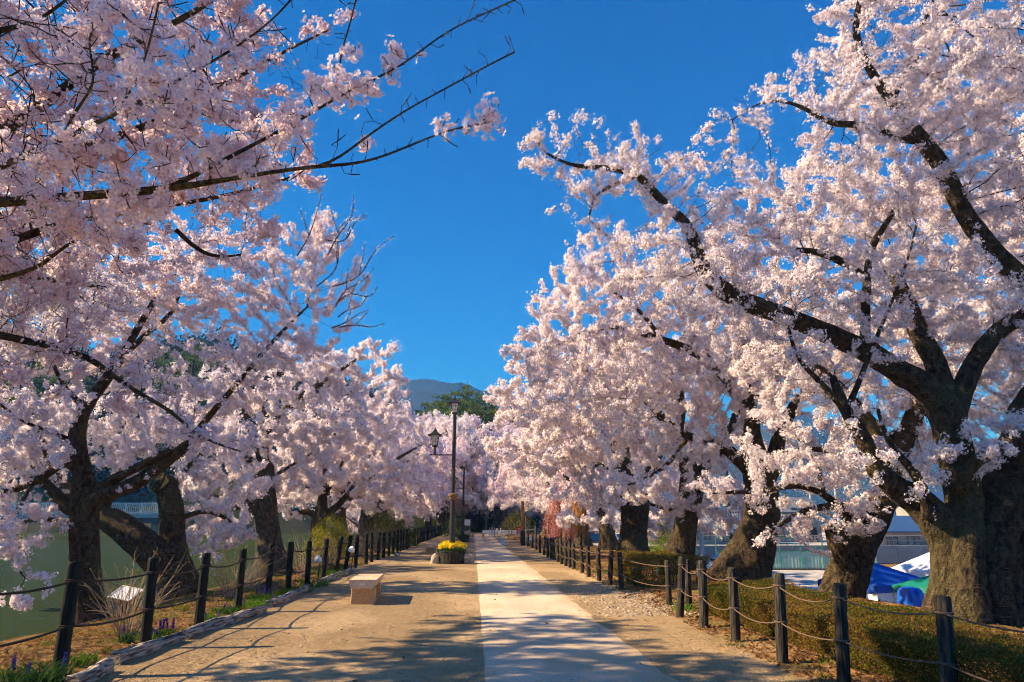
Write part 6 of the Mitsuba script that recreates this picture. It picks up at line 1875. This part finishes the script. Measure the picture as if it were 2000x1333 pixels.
# far fence across the end
rope_fence('brown post and rope fence across the far end of the path', list(np.arange(-9, 14, 1.1)), [80 + 0.0 * i for i in range(21)], 0.9, 0.06, (0.85,), 'right_post_material', 'pale_rope_material', 0.01, 24) if False else None
rngf = np.random.default_rng(31)
k = thing('stake_fence', 'low brown stake fence across the far end of the path under the blossoms', 'fence')
for x in np.arange(-10.5, 16, 0.75):
    if -0.6 < x < 2.6:
        continue
    part(k, 'stake', post_mesh(np.array([x, 84.0 + rngf.normal() * 0.05, float(ground_z(x, 84)) - 0.1]), np.array([x + rngf.normal() * 0.03, 84.0, float(ground_z(x, 84)) + rngf.uniform(0.8, 1.05)]), 0.05, rngf, 6), 'right_post_material')
for h_ in (0.35, 0.75):
    for x0, x1 in ((-10.5, -0.6), (2.6, 16)):
        part(k, 'rail', rod((x0, 83.92, float(ground_z(x0, 84)) + h_), (x1, 83.92, float(ground_z(min(x1, 6), 84)) + h_), 0.03, sides=6), 'right_post_material')
s0, s1 = ground_at(977, 1051), ground_at(985, 1066)
mat('marking_material', (0.10, 0.22, 0.34), 0.7, 0.2)
ys2 = np.linspace(s1[1], s0[1], 20)
xs2 = s1[0] + (s0[0] - s1[0]) * np.linspace(0, 1, 20)
v = np.stack([np.c_[xs2 - 0.16, ys2, ground_z(xs2, ys2) + 0.022], np.c_[xs2 + 0.16, ys2, ground_z(xs2, ys2) + 0.022]], 1).reshape(-1, 3)
i = np.arange(19) * 2
struct('path_marking', (v, np.stack([i, i + 1, i + 3, i + 2], 1)), 'marking_material')

# weeping saplings


def weeping(base, label, seed, h, r, n, col, flower=True, low=0.5):
    rng = np.random.default_rng(seed)
    k = thing('weeping_cherry', label, 'tree')
    top = base + np.array([0, 0, h])
    part(k, 'trunk', tube(spline(np.array([base - [0, 0, 0.1], base + [0.08, 0, h * 0.5], top]), 0.2), 0.055, 8), 'dark_bark_material', smooth=True)
    S, FP = [], []
    for i in range(n):
        a = rng.uniform(0, 6.28)
        q_ = r * rng.uniform(0.3, 1.0)
        d = np.array([math.cos(a), math.sin(a), 0])
        s_ = top - [0, 0, rng.uniform(0, h * 0.25)]
        C = spline(np.array([s_, s_ + d * q_ * 0.6 + [0, 0, 0.25], s_ + d * q_ + [0, 0, -0.2], base + d * q_ * 1.1 + [0, 0, low + rng.uniform(0, 0.6)]]), 0.18)
        S.append(tube(C, np.linspace(0.011, 0.005, len(C)), 3, caps=False))
        FP.append(C[2:])
    part(k, 'strands', join(S), col, kind='stuff')
    if flower:
        FP = np.vstack(FP)
        m_ = 2600
        P = FP[rng.integers(0, len(FP), m_)] + rng.normal(size=(m_, 3)) * 0.05
        v, f, c = flowers(P, rand_dirs(m_, rng), 0.03, 3, rng)
        c = np.repeat(np.array([[0.70, 0.28, 0.30], [0.62, 0.20, 0.20], [0.80, 0.50, 0.52]])[rng.integers(0, 3, m_)], 4, 0)
        part(k, 'blossom', (v, f), 'petal_material', color=c, kind='stuff')


mat('strand_red_material', (0.30, 0.13, 0.08), 0.8, 0.2)
mat('strand_orange_material', (0.46, 0.23, 0.07), 0.8, 0.2)
weeping(ground_at(1076, 1078) + [0.6, 1.0, 0], 'reddish weeping cherry sapling behind the right fence', 501, 2.5, 0.95, 80, 'strand_red_material')
weeping(ground_at(1108, 1090) + [0.7, 1.0, 0], 'weeping sapling with bare orange-brown strands behind the right fence', 502, 2.2, 0.42, 110, 'strand_orange_material', flower=False)

# ------------------------------------------------------------------ the bridge over the lake
k = thing('bridge', 'long white railed bridge across the lake behind the left trees', 'bridge')
BD = 112.0
bl, br = at(-330, 1004, BD), at(330, 1004, BD)
zt = at(100, 1003, BD)[2]
part(k, 'deck', box((br[0] - bl[0], 5.0, 0.7), ((bl[0] + br[0]) / 2, BD + 2.5, zt - 0.35), bevel=0.05), 'concrete_material')
part(k, 'girder', box((br[0] - bl[0], 4.0, 0.8), ((bl[0] + br[0]) / 2, BD + 2.5, zt - 1.1)), 'kerb_material')
rt = at(100, 983, BD)[2] - zt
for h_ in (0.12, rt):
    part(k, 'rail', box((br[0] - bl[0], 0.10, 0.10), ((bl[0] + br[0]) / 2, BD + 0.12, zt + h_)), 'white_paint_material')
part(k, 'balusters', join([box((0.07, 0.06, rt - 0.1), (x, BD + 0.12, zt + rt / 2 + 0.06)) for x in np.arange(bl[0], br[0], 0.30)]), 'white_paint_material', kind='stuff')
for x in np.arange(bl[0], br[0], 2.4):
    part(k, 'railing_post', box((0.16, 0.14, rt + 0.1), (x, BD + 0.12, zt + rt / 2)), 'white_paint_material')
for x in np.linspace(bl[0] + 4, br[0] - 3, 5):
    part(k, 'pier', tube(np.array([[x, BD + 2.5, -2.6], [x, BD + 2.5, zt - 0.9]]), 0.55, 16), 'concrete_material', smooth=40)

# ------------------------------------------------------------------ woods on the hills
rng = np.random.default_rng(61)


def wood(H, n, rows, size, c0, c1, label, seed):
    rng = np.random.default_rng(seed)
    R, Ccol = H.shape[0], H.shape[1]
    P = []
    i = rng.uniform(rows[0], rows[1], n)
    j = rng.uniform(0, Ccol - 1.01, n)
    a, b = i.astype(int), j.astype(int)
    fi, fj = (i - a)[:, None], (j - b)[:, None]
    a1 = np.minimum(a + 1, R - 1)
    base = H[a, b] * (1 - fi) * (1 - fj) + H[a1, b] * fi * (1 - fj) + H[a, b + 1] * (1 - fi) * fj + H[a1, b + 1] * fi * fj
    m = 26
    tall = rng.uniform(0.7, 1.6, (n, 1))
    tone = rng.random((n, 1))
    k = np.repeat(np.arange(n), m)
    d = rand_dirs(n * m, rng)
    Q = base[k] + d * np.array([0.55, 0.55, 0.9]) * size * tall[k] * rng.random((n * m, 1)) ** 0.4 + np.array([0, 0, 0.8]) * size * tall[k]
    c = (np.array(c0) * (1 - tone) + np.array(c1) * tone)[k] * rng.uniform(0.6, 1.35, (n * m, 1))
    v, f, c = slivers(Q, unit(rand_dirs(n * m, rng) + [0, 0, 0.3]), size * 0.45, size * 0.14, c, rng)
    single('woodland', (v, f), 'leaf_material', label, 'wood', color=c, kind='stuff')


wood(HILL_L, 5200, (2, 13), 4.2, (0.028, 0.045, 0.018), (0.095, 0.080, 0.050), 'dark mixed wood covering the hill across the lake', 62)
wood(HILL_P, 420, (4, 9), 2.4, (0.03, 0.05, 0.015), (0.07, 0.09, 0.03), 'low scrub between the pines on the knoll', 63)


def pine_shape(key, seed, h):
    rng = np.random.default_rng(seed)
    g = {'type': 'shapegroup'}
    C = spline(np.array([[0, 0, -0.5, 0.26], [rng.normal() * 0.3, rng.normal() * 0.3, h * 0.5, 0.19], [rng.normal() * 0.4, rng.normal() * 0.4, h * 0.97, 0.05]]), 0.5)
    g['trunk'] = mikit.ply(tube(C[:, :3], C[:, 3], 8), 'dark_bark_material', smooth=True)
    B, Q, D = [], [], []
    for i in range(34):
        t = rng.uniform(0.28, 0.99)
        o = C[int(t * (len(C) - 1)), :3]
        a = rng.uniform(0, 6.28)
        L = h * 0.36 * (1.15 - t) ** 0.6 * rng.uniform(0.6, 1.1)
        d = np.array([math.cos(a), math.sin(a), rng.uniform(0.0, 0.35)])
        e = o + d * L
        B.append(tube(np.array([o, (o + e) / 2 + [0, 0, 0.12 * L], e]), [0.06, 0.045, 0.015], 4, caps=False))
        m = int(62 * (0.4 + L / 3))
        u = rng.uniform(0.35, 1.08, (m, 1))
        p = o + d * L * u + rng.normal(size=(m, 3)) * np.array([0.30, 0.30, 0.11]) * (0.5 + 0.25 * L)
        Q.append(p)
        D.append(unit(rand_dirs(m, rng) * 0.8 + d * 0.5 + [0, 0, 0.45]))
    g['boughs'] = mikit.ply(join(B), 'dark_bark_material')
    Q, D = np.vstack(Q), np.vstack(D)
    n = len(Q)
    t = rng.random((n, 1))
    v, f, c = slivers(Q, D, 0.50, 0.085, np.array([0.055, 0.110, 0.030]) * (1 - t) + np.array([0.20, 0.24, 0.055]) * t, rng)
    g['needles'] = mikit.ply((v, f), 'leaf_material', color=c)
    scene[key] = g


pine_shape('pine_shape_a', 71, 10.0)
pine_shape('pine_shape_b', 73, 11.0)
pine_shape('pine_shape_c', 79, 9.0)
PINES = [(836, 786, 120, 'a'), (860, 772, 126, 'c'), (882, 762, 130, 'b'), (905, 753, 122, 'a'), (928, 758, 128, 'b'), (948, 772, 120, 'c'), (966, 780, 131, 'a'), (822, 800, 128, 'b'), (850, 792, 112, 'b'), (876, 786, 110, 'a'), (900, 782, 109, 'c'), (924, 784, 111, 'a'),
         (944, 796, 110, 'b'), (800, 815, 122, 'c'), (865, 806, 104, 'c'), (915, 804, 103, 'b'), (890, 800, 106, 'a')]
PLACE = ['second from the left', 'third from the left', 'fourth from the left', 'the tallest, right of the lamp top', 'sixth from the left', 'third from the right', 'rightmost', 'leftmost']
for n, (px, py, dp, kk) in enumerate(PINES):
    t = at(px, py, dp)
    hgt = {'a': 10.0, 'b': 11.0, 'c': 9.0}[kk]
    s_ = 1.15 + 0.25 * math.sin(n * 2.3)
    if n < 8:
        plant('pine_tree', f'green pine on the knoll, {PLACE[n]} along its skyline', 'tree', f'pine_shape_{kk}', t[0], t[1], n * 67.0, s_, z=t[2] - hgt * s_ * 0.97)
    else:
        plant('pine_tree', 'lower green pine filling the knoll below its skyline pines', 'tree', f'pine_shape_{kk}', t[0], t[1], n * 67.0, s_, z=t[2] - hgt * s_ * 0.97, group='lower pines on the knoll beyond the end of the path')
FARP = [(8, 690, 150, 'a'), (60, 684, 160, 'b'), (110, 700, 155, 'c'), (345, 674, 165, 'b'), (382, 672, 160, 'a'), (420, 690, 170, 'c'), (170, 720, 150, 'a')]
FPL = ['leftmost', 'second from the left', 'third from the left', 'third from the right', 'second from the right', 'rightmost', 'the lowest']
for n, (px, py, dp, kk) in enumerate(FARP):
    t = at(px, py, dp)
    hgt = {'a': 10.0, 'b': 11.0, 'c': 9.0}[kk]
    plant('pine_tree', f'dark pine standing above the wooded hill across the lake, {FPL[n]}', 'tree', f'pine_shape_{kk}', t[0], t[1], n * 91.0, 2.2, z=t[2] - hgt * 2.2 * 0.97)

# ------------------------------------------------------------------ the air
scene['air'] = {'type': 'homogeneous', 'albedo': {'type': 'rgb', 'value': [0.95, 0.95, 0.95]}, 'sigma_t': {'type': 'rgb', 'value': [0.00004, 0.00015, 0.00038]}}
scene['haze'] = {'type': 'cube', 'to_world': T().translate([0, 1050, 146]).scale([2600, 1400, 154]), 'bsdf': {'type': 'null'}, 'interior': {'type': 'ref', 'id': 'air'}}
labels['haze'] = {'label': 'thin blue air over the valley', 'category': 'haze', 'kind': 'stuff'}
scene['camera']['medium'] = {'type': 'ref', 'id': 'air'}
